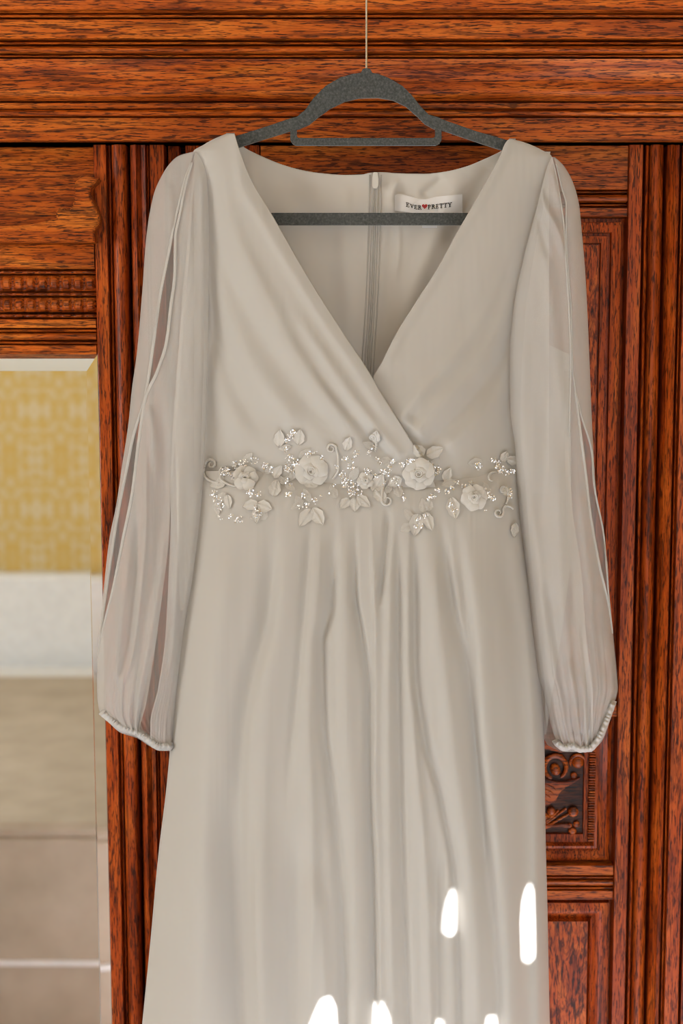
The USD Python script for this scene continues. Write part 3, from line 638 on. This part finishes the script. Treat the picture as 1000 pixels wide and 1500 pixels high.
def print_on(poly, y, m, name):
    ms = [trimesh.creation.extrude_polygon(q, .0003, engine='earcut') for q in getattr(poly, 'geoms', [poly])]
    for q in ms: vv = q.vertices.copy(); q.vertices = P(vv[:, 0], vv[:, 1], np.array([LY(a_, b_) for a_, b_ in vv[:, :2]]) - .0005 - vv[:, 2])
    return obj(name, cat(ms), m, lab, False)
for ch, x0, x1, hh in (('E', 594.3, 600.0, 6.6), ('V', 600.0, 606.0, 5.6), ('E', 606.2, 611.6, 6.0), ('R', 611.6, 617.6, 6.4), ('P', 626.2, 631.6, 6.6), ('R', 631.4, 637.6, 6.6), ('E', 637.6, 643.0, 6.6), ('T', 643.0, 649.0, 6.6), ('T', 649.0, 655.2, 6.8), ('Y', 655.2, 662.0, 6.8)):
    gl = union_all(GL[ch]); b0, b1 = float(basel(x0)), float(basel(x1))
    gl = affinity.affine_transform(gl, [x1 - x0, 0, (b1 - b0), -hh, x0, b0])
    print_on(gl, LYs(640 if x0 > 600 else 596) - .0008, INK, 'letter')
ha = np.linspace(0, 2 * math.pi, 40); hp = Polygon([(621.8 + 4.0 / 16 * 16 * math.sin(a) ** 3, 302.2 - 4.1 / 16 * (13 * math.cos(a) - 5 * math.cos(2 * a) - 2 * math.cos(3 * a) - math.cos(4 * a))) for a in ha]).buffer(0)
print_on(hp, LYs(622) - .0008, RED, 'heart')
cl = obj('care_label', panel(np.linspace(314, 334, 8), lambda p: 618 + 0 * p, lambda p: 640 + 0 * p, 10, lambda s, py: .004 - .0045 + 0 * s, (), 0), LABEL, dress, True); FRONT.pop()

# skirt: one closed tube of cloth --------------------------------------------
ZHEM = 0.34
py_hem = next(q for q in np.arange(1500, 2600, 2.0) if PZ(q, -.05) < ZHEM)
S_l = lerp([(690, 296), (760, 288), (850, 275), (980, 257), (1100, 248.5), (1150, 244), (1250, 232), (1380, 220), (1500, 208), (py_hem, 150)])
S_r = lerp([(690, 757), (760, 762), (900, 781), (1000, 792.5), (1080, 797), (1200, 798.5), (1350, 802), (1500, 805), (py_hem, 830)])
w = lambda pts: pts
fs = [([(402, 800), (392, 900), (365, 1008), (355, 1075), (350, 1170), (352, 1300), (360, 1500)], -5.5, 16, 9, .25, 0),
      ([(420, 790), (412, 900), (392, 1010), (384, 1100), (382, 1250), (388, 1500)], 3.0, 20, 22, .2, 0),
      ([(330, 1100), (334, 1230), (340, 1350), (346, 1500), (352, 1700)], -6.0, 22, 16, .3, 0),
      ([(330, 800), (312, 950), (296, 1100), (290, 1300), (285, 1500)], 5.0, 30, 26, .2, 0),
      ([(374, 1180), (374, 1300), (378, 1500), (380, 1700)], 3.5, 4, 28, .3, 0),
      ([(455, 777), (447, 862), (441, 941), (430, 1060), (420, 1200)], -2.4, 7, 5, .15, .4),
      ([(468, 780), (462, 880), (455, 960), (452, 1060), (456, 1200), (450, 1500)], 3.2, 16, 9, .1, 0),
      ([(490, 777), (485, 892), (472, 940), (474, 1045), (487, 1167), (499, 1289), (506, 1500)], -3.6, 9, 6, .12, 0),
      ([(505, 780), (505, 900), (508, 1050), (515, 1200), (524, 1500)], 2.6, 12, 14, .1, 0),
      ([(520, 789), (520, 862), (532, 941), (541, 1014), (541, 1136), (546, 1289), (549, 1500)], -3.6, 8, 4, .12, 0),
      ([(545, 800), (549, 900), (550, 1014), (549, 1136), (554, 1289), (558, 1500)], 2.4, 3, 9, .2, 0),
      ([(566, 789), (557, 862), (550, 905)], -2.6, 5, 6, .15, .25),
      ([(572, 790), (570, 900), (568, 1050), (570, 1250), (576, 1500)], 2.6, 8, 8, .1, 0),
      ([(583, 777), (583, 923), (584, 1060), (590, 1300), (598, 1500)], -2.6, 6, 6, .12, 0),
      ([(606, 783), (606, 953), (621, 1082), (645, 1167), (668, 1319), (673, 1500)], -3.2, 5, 9, .12, 0),
      ([(598, 790), (598, 950), (606, 1080), (622, 1250), (632, 1500)], 2.4, 9, 6, .1, 0),
      ([(648, 777), (664, 892), (682, 966), (694, 1075), (703, 1167), (714, 1400)], -3.6, 10, 6, .12, .3),
      ([(630, 790), (640, 900), (655, 1020), (668, 1130), (690, 1300), (700, 1500)], 3.4, 16, 14, .1, 0),
      ([(670, 777), (688, 941), (700, 1106), (718, 1289), (730, 1500)], -2.4, 8, 7, .2, 0),
      ([(690, 800), (704, 941), (716, 1106), (738, 1289), (752, 1500)], 3.0, 14, 20, .15, 0),
      ([(740, 820), (758, 941), (766, 1106), (770, 1289), (772, 1500)], -3.0, 16, 14, .25, 0),
      ([(762, 850), (780, 1000), (786, 1150), (788, 1300), (790, 1500)], 2.4, 10, 8, .2, 0),
      ([(440, 1200), (432, 1350), (425, 1500)], -3.0, 16, 20, .3, 0), ([(640, 1200), (640, 1350), (642, 1500)], -2.6, 8, 10, .3, 0), ([(460, 1260), (470, 1380), (478, 1500)], 3.4, 18, 12, .3, 0)]
rows_s = np.r_[np.arange(690, 800, 2.0), np.arange(800, 1520, 3.0), np.arange(1520, py_hem + 4, 8.0)]
py = rows_s[:, None]; NC = 300
s = np.linspace(0, 1, NC)[None, :]; a, b = S_l(py), S_r(py); px = a + (b - a) * s; pyg = np.broadcast_to(py, px.shape)
fs = [([(p[0][0] - .25 * (p[1][0] - p[0][0]), 742)] + p if p[0][1] < 830 else p, a_, l_, r_, .18 if p[0][1] < 830 else f0_, f1_) for p, a_, l_, r_, f0_, f1_ in fs]
dep = lerp([(690, .030), (706, .040), (720, .0465), (760, .053), (900, .066), (1200, .082), (1500, .095), (py_hem, .11)])(py)
t_ = np.abs(2 * s - 1)
rnd = np.sqrt(np.clip(1 - t_ ** 5, 0, 1))
yfr = -.012 - dep * rnd - folds_at(px, pyg, fs) * np.clip((1 - t_) / .06, 0, 1) - .0016 * (meshkit.fbm(np.stack([px / 16, pyg / 420, px * 0], -1), 3, 21) - .5)
FRONT.append((px, pyg, yfr))
bk = -.012 + lerp([(690, .026), (900, .045), (1500, .062), (py_hem, .064)])(py) * np.sqrt(np.clip(1 - t_ ** 4, 0, 1)) + .004 * np.sin(s * 40) * np.clip((py - 720) / 200, 0, 1) * np.clip((1 - t_) / .1, 0, 1)
PXs, PYs, Ys_ = np.c_[px, px[:, ::-1][:, 1:-1]], np.c_[pyg, pyg[:, ::-1][:, 1:-1]], np.c_[yfr, bk[:, ::-1][:, 1:-1]]
obj('skirt', (P(PXs, PYs, Ys_).reshape(-1, 3), grid_faces(len(rows_s), PXs.shape[1], True)[:, ::1]), CLOTH, dress, True)

# sleeves ------------------------------------------------------------------
def strip_hem(line, rows, y, w, parent, name='hem', m=HEM): return obj(name, tube(P(line(rows), rows, y), w * .0008 * (.25 + .75 * np.sin(np.linspace(.05, math.pi - .05, len(rows))) ** .35), 8, .3), m, parent, True)
# left
SL_l = curve([(222, 284), (228, 262), (238, 250), (250, 241), (285, 225), (340, 215), (430, 208), (520, 200), (570, 193), (620, 188), (680, 179), (740, 170), (790, 160), (880, 150), (950, 143), (1020, 142), (1035, 144), (1048, 149), (1060, 161), (1073, 176), (1082, 202), (1092, 217), (1100, 232)])
SL_r = curve([(222, 287), (240, 298), (260, 303), (350, 306), (480, 305), (600, 302), (700, 298), (770, 294), (850, 285), (890, 277), (935, 270), (980, 264), (1050, 256), (1100, 252)])
Xo = curve([(222, 285), (240, 279), (262, 271), (300, 262), (330, 255), (380, 245), (430, 235), (500, 225), (550, 218), (580, 213), (640, 195), (690, 185), (740, 175), (800, 165), (930, 147.5), (975, 142.4)])
Xi = curve([(222, 285), (240, 281), (262, 274), (320, 262), (345, 257), (400, 256), (450, 250), (500, 244), (545, 230), (580, 214), (640, 204), (720, 194), (790, 180), (860, 166), (940, 147), (975, 142.6), (1000, 142), (1035, 144), (1048, 149), (1060, 161), (1073, 176), (1082, 202), (1092, 217), (1100, 232)])
XA = curve([(222, 287), (500, 268), (650, 256), (713, 251), (791, 247), (869, 238), (963, 225), (1030, 214), (1075, 204), (1082, 214), (1100, 238)])
XB = curve([(222, 286), (500, 262), (650, 252), (713, 250), (760, 250), (840, 247), (932, 242), (1010, 231), (1060, 220), (1085, 220), (1100, 234)])
def sleeve_y(front, seed=0):
    f = lerp([(222, -.026), (260, -.030), (400, -.036), (700, -.042), (950, -.055), (1040, -.050), (1102, -.030)]); bk_ = lerp([(222, -.014), (300, .0), (700, .008), (950, .018), (1040, .016), (1102, -.010)])
    return (f if front else bk_)
mid = lerp([(222, -.020), (400, -.016), (900, -.014), (1102, -.020)])
def gather(n, amp, ph, y0=880, y1=1085):
    def g(s, py, px):
        k = np.clip((py - y0) / (y1 - y0), 0, 1) ** 1.6
        sv = s + .02 * np.sin(py / 40 + ph)
        return amp * .001 * k * (np.abs(np.sin(math.pi * n * sv + ph)) ** .7 - .5 + .35 * np.sin(2.3 * math.pi * n * sv + 1.7 * ph))
    return g
rows_sl = np.r_[np.arange(222, 300, 1.5), np.arange(300, 1000, 3.0), np.arange(1000, 1101, 1.3)]
def across(xl, xr, front, bulge=1.0, lift=0.0):
    """y of a sleeve layer: rounds off towards both outer edges of the sleeve."""
    F_ = sleeve_y(front)
    def base(px_rel, py): return mid(py) + (F_(py) - mid(py)) * np.sqrt(np.clip(1 - np.abs(2 * px_rel - 1) ** 3.2, 0, 1)) * bulge - lift
    return base
def layer(rows, a, b, nc, full_l, full_r, front, **kw):
    base = across(full_l, full_r, front, lift=kw.pop('lift', 0.0))
    def bb_(s, py):
        px = a(py) + (b(py) - a(py)) * s
        return base(np.clip((px - full_l(py)) / np.maximum(full_r(py) - full_l(py), 1), 0, 1), py)
    m = panel(rows, a, b, nc, bb_, **kw); kw_ = FRONT.pop(); return m, bb_
slv = thing('sleeve', None, None, parent=dress)
m, _ = layer(rows_sl, SL_l, SL_r, 90, SL_l, SL_r, False, wrink=1.2, seed=31, pleat=gather(11, 3.0, .4)); obj('sleeve_back', m, CHIFFON, slv, True)
r1 = rows_sl[rows_sl < 975]
m, by = layer(r1, SL_l, Xo, 40, SL_l, SL_r, True, wrink=.9, seed=32, folds=[([(240, 260), (250, 320), (246, 345)], 1.2, 8, 8, .2, .2), ([(222, 420), (228, 470), (216, 500)], 1.0, 8, 8, .2, .2)]); obj('outer_panel', m, CHIFFON, slv, True)
strip_hem(Xo, np.linspace(238, 965, 120), by(1.0, np.linspace(238, 965, 120)) - .001, 2.5, slv)
fo = [([(292, 250), (280, 330), (278, 450), (270, 600), (262, 700)], 2.2, 10, 12, .15, .2), ([(300, 300), (290, 450), (286, 600), (282, 720), (276, 850)], -2.4, 7, 9, .2, .2),
      ([(214, 590), (225, 640), (228, 720)], 1.4, 6, 7, .1, .4), ([(232, 560), (240, 680), (232, 800), (222, 900)], -2.6, 12, 9, .2, .2), ([(214, 640), (214, 760), (205, 880), (192, 966), (172, 1010)], 3.0, 12, 4, .2, .1),
      ([(206, 740), (200, 825), (190, 930), (178, 1000)], -4.0, 8, 5, .2, .1), ([(190, 800), (178, 900), (165, 1000)], 2.5, 9, 9, .2, .1), ([(240, 760), (232, 860), (215, 960), (195, 1040)], 3.0, 8, 6, .2, .1)]
m, by = layer(rows_sl, Xi, XA, 90, SL_l, SL_r, True, wrink=1.0, seed=33, folds=fo, roll=None, pleat=gather(5, 7.0, .9), lift=.001); obj('inner_panel', m, CHIFFON, slv, True)
strip_hem(Xi, np.linspace(238, 935, 120), by(0.0, np.linspace(238, 935, 120)) - .001, 2.5, slv)
fo2 = [([(262, 640), (262, 760), (258, 900), (248, 1010)], 2.6, 6, 8, .2, .1), ([(276, 690), (272, 800), (266, 900), (262, 960)], -2.6, 6, 6, .2, .2), ([(284, 760), (276, 860), (270, 930)], 1.6, 5, 5, .3, .2), ([(296, 240), (298, 420), (298, 600)], 1.2, 6, 6, .1, .2)]
m, by = layer(rows_sl, XB, SL_r, 70, SL_l, SL_r, True, wrink=1.0, seed=34, folds=fo2, pleat=gather(4, 3.5, .2), lift=.004); obj('inner_panel', m, CHIFFON, slv, True)
def cuff(line, parent, w, yf, yb, seed):
    c = spline(line, 150); t = np.gradient(c, axis=0); t /= np.linalg.norm(t, axis=1, keepdims=True); nrm = np.stack([t[:, 1], -t[:, 0]], 1); r = np.random.default_rng(seed)
    k = np.arange(150); rip = np.sin(k * .85 + 1.5 * np.sin(k * .21)); vs = []; sides = 14
    for j in range(sides):
        a_ = 2 * math.pi * j / sides; off = math.cos(a_) * w * (1 + .035 * rip)
        q = c + nrm * off[:, None] if nrm[75, 1] < 0 else c - nrm * off[:, None]
        yy = (yf + yb) / 2 + (yf - yb) / 2 * math.sin(a_) * (1 + .09 * np.cos(k * .85 + .6 + 1.5 * np.sin(k * .21)))
        env = np.clip(np.minimum(k, 149 - k) / 6, .25, 1)
        vs.append(P(q[:, 0], q[:, 1], yy * env + (1 - env) * (yf + yb) / 2))
    v = np.stack(vs, 1).reshape(-1, 3); return obj('cuff', (v, grid_faces(150, sides, True)), HEM, parent, True)
cuff([(148.5, 1041), (159, 1050), (177, 1064), (203, 1074), (219, 1084), (235, 1093), (246, 1093), (251, 1087)], slv, 6.5, -.046, -.014, 3)
# right
SR_l = curve([(230, 807), (245, 801), (300, 787), (380, 766), (450, 752), (520, 746), (600, 747), (650, 753.5), (744, 760), (838, 771), (932, 780), (992, 788), (1007, 794), (1067, 808), (1090, 816), (1101, 824)])
SB_l = curve([(230, 807), (300, 790), (450, 756), (600, 750), (744, 765), (932, 785), (1007, 793), (1070, 794.5), (1089, 800), (1101, 821)])
SR_r = curve([(230, 812), (236, 819), (245, 827), (270, 840), (300, 848), (330, 851), (400, 857), (500, 862), (600, 866), (680, 870), (720, 873), (770, 880), (830, 890), (870, 892), (930, 898), (980, 903), (1010, 905), (1016, 904), (1035, 898), (1063, 891), (1085, 882), (1104, 862)])
RA = curve([(230, 809), (240, 811), (277, 818), (333, 826), (387, 829), (450, 833), (537, 836), (580, 835), (650, 833), (744, 838), (838, 851), (932, 858), (1026, 868), (1101, 867)])
RBl = curve([(540, 826), (744, 828), (932, 846), (1026, 856), (1101, 850)])
RBr = curve([(540, 838), (593, 845), (633, 850), (697, 858), (744, 863), (825, 877), (882, 890), (930, 897), (980, 902), (1010, 904), (1016, 903), (1035, 897), (1063, 890), (1085, 881), (1101, 866)])
RC = curve([(230, 811), (240, 814), (277, 823), (300, 829), (333, 829), (387, 831), (450, 836), (537, 838), (597, 848), (667, 867), (703, 869), (785, 884), (870, 891), (930, 897.5)])
slr = thing('sleeve', None, None, parent=dress)
rows_sr = np.r_[np.arange(230, 300, 1.5), np.arange(300, 1000, 3.0), np.arange(1000, 1102, 1.3)]
m, _ = layer(rows_sr, SB_l, SR_r, 90, SB_l, SR_r, False, wrink=1.2, seed=41, pleat=gather(11, 3.0, .1)); obj('sleeve_back', m, CHIFFON, slr, True)
rc = rows_sr[rows_sr < 928]
m, by = layer(rc, RC, SR_r, 36, SR_l, SR_r, True, wrink=.9, seed=42, folds=[([(838, 300), (842, 420), (845, 560)], 1.2, 7, 7, .2, .2)]); obj('outer_panel', m, CHIFFON, slr, True)
q = np.linspace(240, 925, 120); strip_hem(RC, q, by(0.0, q) - .001, 1.6, slr)
rb = rows_sr[rows_sr > 542]
m, by = layer(rb, RBl, RBr, 60, SR_l, SR_r, True, wrink=1.0, seed=43, pleat=gather(4, 6.0, .5), lift=.0005, folds=[([(846, 700), (858, 800), (870, 900), (880, 980)], 1.6, 8, 8, .2, .2), ([(868, 860), (875, 920), (885, 990)], -1.6, 6, 6, .2, .2)]); obj('inner_panel', m, CHIFFON, slr, True)
q = np.linspace(545, 928, 90); strip_hem(RBr, q, by(1.0, q) - .001, 2.2, slr)
fa = [([(790, 268), (797, 300), (811, 325), (822, 352), (828, 390)], 2.6, 7, 5, .1, .3), ([(788, 310), (796, 350), (806, 385)], -2.2, 6, 5, .2, .3), ([(806, 245), (815, 280), (822, 310)], 1.6, 5, 5, .2, .3), ([(795, 330), (806, 430), (815, 520), (826, 640)], 1.4, 9, 9, .2, .2),
      ([(799, 560), (797, 680), (790, 760), (783, 800)], -2.0, 14, 9, .3, .3), ([(815, 640), (820, 780), (826, 920), (838, 1030)], 2.4, 12, 14, .2, .1), ([(770, 700), (786, 820), (798, 940), (818, 1050)], 2.4, 10, 10, .2, .1),
      ([(800, 840), (815, 940), (832, 1030), (842, 1080)], -3.0, 7, 9, .2, .05), ([(766, 480), (760, 600), (770, 720)], 1.6, 8, 12, .2, .2), ([(832, 960), (838, 1020), (848, 1075)], 3.0, 5, 7, .2, .05)]
m, by = layer(rows_sr, SR_l, RA, 100, SR_l, SR_r, True, wrink=1.0, seed=44, folds=fa, pleat=gather(5, 7.0, 1.3, 900), lift=.004); obj('inner_panel', m, CHIFFON, slr, True)
q = np.linspace(240, 640, 90); strip_hem(RA, q, by(1.0, q) - .001, 1.3, slr)
cuff([(813, 1083), (818, 1090), (827, 1095), (837, 1092), (850, 1097), (863, 1096), (874, 1084), (884, 1064), (893, 1040), (898, 1026)], slr, 5.5, -.045, -.014, 4)

# ------------------------------------------------------------------ embroidery on the waist
_q = np.vstack([np.stack([a.ravel(), b.ravel()], 1) for a, b, _ in FRONT]); _y = np.concatenate([c.ravel() for _, _, c in FRONT]); _t = cKDTree(_q)
def surf(px, py, lift=.0008):
    """y of the foremost cloth under the pixels."""
    px, py = np.broadcast_arrays(np.asarray(px, float), np.asarray(py, float))
    _, i = _t.query(np.stack([px.ravel(), py.ravel()], 1), k=14)
    return _y[i].min(1).reshape(px.shape) - lift


def dome(cx, cy, rx, ry, rot, h, seed=0, lift=.0006, cup=0.0, frill=.06):
    """A padded petal: an oval raised in the middle, lying on the cloth."""
    nr, na = 7, 28; r = np.linspace(0, 1, nr)[:, None]; a = np.linspace(0, 2 * math.pi, na, endpoint=False)[None, :]
    k = 1 + frill * np.sin(5 * a + seed) ; u0, v0 = rx * r * np.cos(a) * k, ry * r * np.sin(a) * k
    px = cx + u0 * math.cos(rot) - v0 * math.sin(rot); py = cy + u0 * math.sin(rot) + v0 * math.cos(rot)
    hh = h * (1 - r ** 2.5) + cup * r ** 4 + 0 * a
    y = surf(cx, cy, lift) - hh
    y = np.minimum(surf(px, py, lift * .5), y)
    return (P(px, py, y).reshape(-1, 3), grid_faces(nr, na, True))


def join(ms):
    out, n, vs = [], 0, []
    for v, f in ms: vs.append(v); out.append(f + n); n += len(v)
    return (np.vstack(vs), np.vstack(out))


def leaf(cx, cy, ln, wd, rot, h=.0012, seed=0):
    """A pointed leaf: outline sin-shaped, a raised rim and midrib."""
    n, mcol = 16, 11; t = np.linspace(0, 1, n)[:, None]; s = np.linspace(-1, 1, mcol)[None, :]
    wdt = wd * np.sin(math.pi * t ** .8) ** .8 * (1 + .08 * np.sin(t * 18 + seed))
    u0, v0 = (t - 0) * ln + 0 * s, wdt * s
    px = cx + u0 * math.cos(rot) - v0 * math.sin(rot); py = cy + u0 * math.sin(rot) + v0 * math.cos(rot)
    hh = h * (.35 + .65 * np.abs(s) ** 3) + h * .8 * np.exp(-(s / .16) ** 2) + h * .25 * np.sin(t * 40 + np.abs(s) * 6) * (1 - np.abs(s))
    return (P(px, py, surf(px, py, .0005) - hh).reshape(-1, 3), grid_faces(n, mcol))


def cord(pts, r=1.6, m=None):
    c = spline(pts, max(12, 10 * len(pts))); w = np.sin(np.linspace(.5, math.pi - .2, len(c))) ** .5
    return tube(P(c[:, 0], c[:, 1], surf(c[:, 0], c[:, 1], .0009)), r * .0008 * w, 8, .8)


def curl(cx, cy, r, turns, a0, tail, flip=1):
    a = np.linspace(0, turns * 2 * math.pi, 26); rr = r * (1 - .72 * a / a[-1])
    p = [(cx + q * math.cos(a0 + flip * b), cy + q * math.sin(a0 + flip * b)) for b, q in zip(a, rr)]
    return tail + p


def sequins(spots, n, seed, size=(0.7, 1.35)):
    r = np.random.default_rng(seed); v, f = [], []
    sp = np.array(spots, float); wts = sp[:, 2] ** 2 / (sp[:, 2] ** 2).sum()
    idx = r.choice(len(sp), n, p=wts); ang = r.uniform(0, 2 * math.pi, n); rad = np.sqrt(r.uniform(0, 1, n))
    px, py = sp[idx, 0] + sp[idx, 2] * rad * np.cos(ang), sp[idx, 1] + sp[idx, 2] * rad * np.sin(ang)
    c = P(px, py, surf(px, py, .0026)); k = 0
    for i in range(n):
        nr = np.array([r.normal(.08, .32), -1, r.normal(.05, .32)]); nr /= np.linalg.norm(nr); a = np.cross(nr, [0, 0, 1.0]); a /= np.linalg.norm(a); b = np.cross(nr, a); rad_ = r.uniform(*size) * .0004 * 2
        t = np.arange(6) * math.pi / 3
        v.append(c[i] + nr * .0001); v += list(c[i] + rad_ * (np.cos(t)[:, None] * a + np.sin(t)[:, None] * b)); 
        f += [[k, k + 1 + j, k + 1 + (j + 1) % 6] for j in range(6)]; k += 7
    return (np.array(v), np.array(f))


def rose(cx, cy, r, seed, petals=6):
    fl_ = thing('rose_applique', None, None, parent=dress); g = np.random.default_rng(seed); a0 = g.uniform(0, 6.28)
    for k in range(petals):
        a = a0 + k * 2 * math.pi / petals + g.uniform(-.15, .15)
        obj('petal', dome(cx + .58 * r * math.cos(a), cy + .58 * r * math.sin(a), r * .50, r * .42, a + math.pi / 2, .0022 + .0006 * (k % 2), k, .0008 + .0003 * (k % 3), .0008), LACE, fl_, True)
    for k in range(3):
        a = a0 + .5 + k * 2 * math.pi / 3
        obj('petal', dome(cx + .27 * r * math.cos(a), cy + .27 * r * math.sin(a), r * .34, r * .27, a + math.pi / 2, .0030, k, .0026, .0010), LACE, fl_, True)
    sp = curl(cx, cy, r * .30, 1.9, a0, []); c = np.array(sp)
    obj('petal_coil', tube(P(c[:, 0], c[:, 1], surf(cx, cy, .0052)), .0012 * np.linspace(1, .6, len(c)), 8), LACE, fl_, True)
    return fl_


roses = [rose(359, 700, 19, 1), rose(456, 690, 25, 2, 7), rose(613, 694, 24, 3, 7), rose(694, 729, 20, 5), rose(535, 704, 13, 9, 5)]
seq = [[(330, 690, 8), (345, 681, 6), (357, 678, 6), (372, 675, 6), (388, 682, 6), (399, 688, 5), (340, 697, 5), (313, 722, 6), (318, 732, 7), (322, 742, 6), (366, 722, 6), (378, 722, 5), (323, 758, 4), (338, 756, 4), (350, 762, 7), (377, 752, 7), (374, 743, 4)],
       [(424, 640, 5), (429, 634, 5), (419, 645, 4), (418, 659, 4), (424, 672, 6), (432, 678, 6), (422, 686, 6), (429, 690, 5), (420, 705, 4), (422, 724, 5), (452, 665, 5), (461, 664, 4), (470, 671, 4), (444, 726, 5), (440, 742, 4), (449, 739, 4), (460, 734, 5), (469, 728, 3), (484, 722, 3), (490, 710, 3), (425, 710, 3)],
       [(506, 672, 5), (514, 682, 6), (502, 695, 6), (508, 708, 8), (516, 714, 9), (524, 721, 6), (512, 722, 5), (522, 664, 5), (518, 672, 5), (493, 683, 3), (546, 655, 4), (541, 664, 4), (552, 670, 4), (557, 678, 4), (538, 690, 6), (549, 698, 5), (560, 690, 5), (568, 694, 5), (562, 708, 3), (572, 685, 5), (579, 704, 5), (585, 712, 4)],
       [(575, 676, 4), (588, 681, 4), (598, 676, 4), (603, 675, 4), (626, 677, 3), (632, 683, 5), (640, 688, 6), (638, 693, 4), (640, 718, 4), (634, 726, 5), (628, 731, 4), (592, 731, 4), (590, 726, 3), (612, 760, 4), (617, 770, 5), (608, 772, 4), (622, 756, 4)],
       [(654, 720, 4), (662, 714, 4), (669, 708, 4), (680, 712, 4), (690, 708, 4), (700, 714, 5), (710, 720, 5), (716, 724, 5), (722, 730, 4), (700, 683, 6), (722, 673, 4), (728, 680, 6), (735, 688, 6), (743, 692, 4), (751, 690, 4), (750, 718, 4), (747, 726, 4), (660, 740, 4), (666, 748, 5), (711, 748, 2)]]
for fl_, sp, n, sd in zip(roses, (seq[0], seq[1], seq[3], seq[4], seq[2]), (300, 300, 240, 300, 300), range(5)):
    obj('sequins', sequins(sp, n, 50 + sd), SEQUIN, fl_, False, kind='stuff')
lv = [(399, 727, 26, 9, -1.3), (378, 737, 24, 8, 2.9), (376, 738, 24, 9, .35), (374, 745, 22, 6, 1.5), (332, 724, 22, 6, 1.4), (330, 708, 24, 6, 3.0), (455, 745, 32, 9, 2.15), (457, 744, 30, 10, 1.0), (408, 655, 26, 8, -1.5), (436, 652, 24, 8, -1.4), (400, 700, 22, 7, -1.0),
      (520, 728, 22, 8, 1.6), (522, 726, 26, 8, .7), (511, 730, 20, 7, 2.3), (545, 720, 30, 10, -1.0), (548, 715, 28, 9, .9), (620, 668, 22, 9, -2.3), (624, 668, 28, 9, -.45), (612, 752, 34, 10, 1.75), (622, 750, 30, 8, 1.2), (660, 728, 34, 10, 1.35), (668, 705, 24, 6, 2.9), (650, 705, 22, 7, -1.1), (735, 712, 22, 6, .9),
      (742, 672, 20, 7, .3), (734, 676, 18, 6, -1.0), (505, 660, 22, 7, -1.2), (548, 650, 20, 7, -1.4), (588, 700, 24, 8, 2.6), (755, 766, 22, 6, 1.7)]
for i, (x, y, l, w_, r_) in enumerate(lv): obj('leaf_applique', leaf(x, y, l, w_, r_, .0011, i), LACE, dress, True)
cu = [curl(309, 680, 8, 1.15, 3.5, [(320, 707), (305, 703), (298, 692)], 1), curl(329, 691, 7, 1.2, 3.3, [(346, 712), (331, 708), (323, 700)], 1), curl(485, 657, 7.5, 1.3, 0.1, [(487, 702), (495, 686), (495, 670)], -1), curl(567, 733, 8, 1.1, 3.1, [(565, 704), (560, 718)], -1),
      curl(730, 751, 7, 1.2, -.3, [(752, 746), (741, 741)], 1), curl(722, 701, 10, .55, -1.2, [], -1), curl(545, 641, 5, 1.1, 0.2, [(549, 662), (551, 650)], -1), curl(737, 718, 6, 1.1, 0.2, [(741, 738), (744, 727)], -1)]
for c in cu: obj('curl_applique', cord(c, 2.0), LACE, dress, True)
gn = np.random.default_rng(77)                        # flat tone-on-tone leaves of the net between the raised ones
for k in range(34):
    sp_ = [q for grp in seq for q in grp]; q = sp_[int(gn.integers(len(sp_)))]
    obj('net_leaf', leaf(q[0] + gn.uniform(-9, 9), q[1] + gn.uniform(-9, 9), gn.uniform(14, 24), gn.uniform(4, 7), gn.uniform(0, 6.28), .0005, k), LACE_SHEER, dress, True)
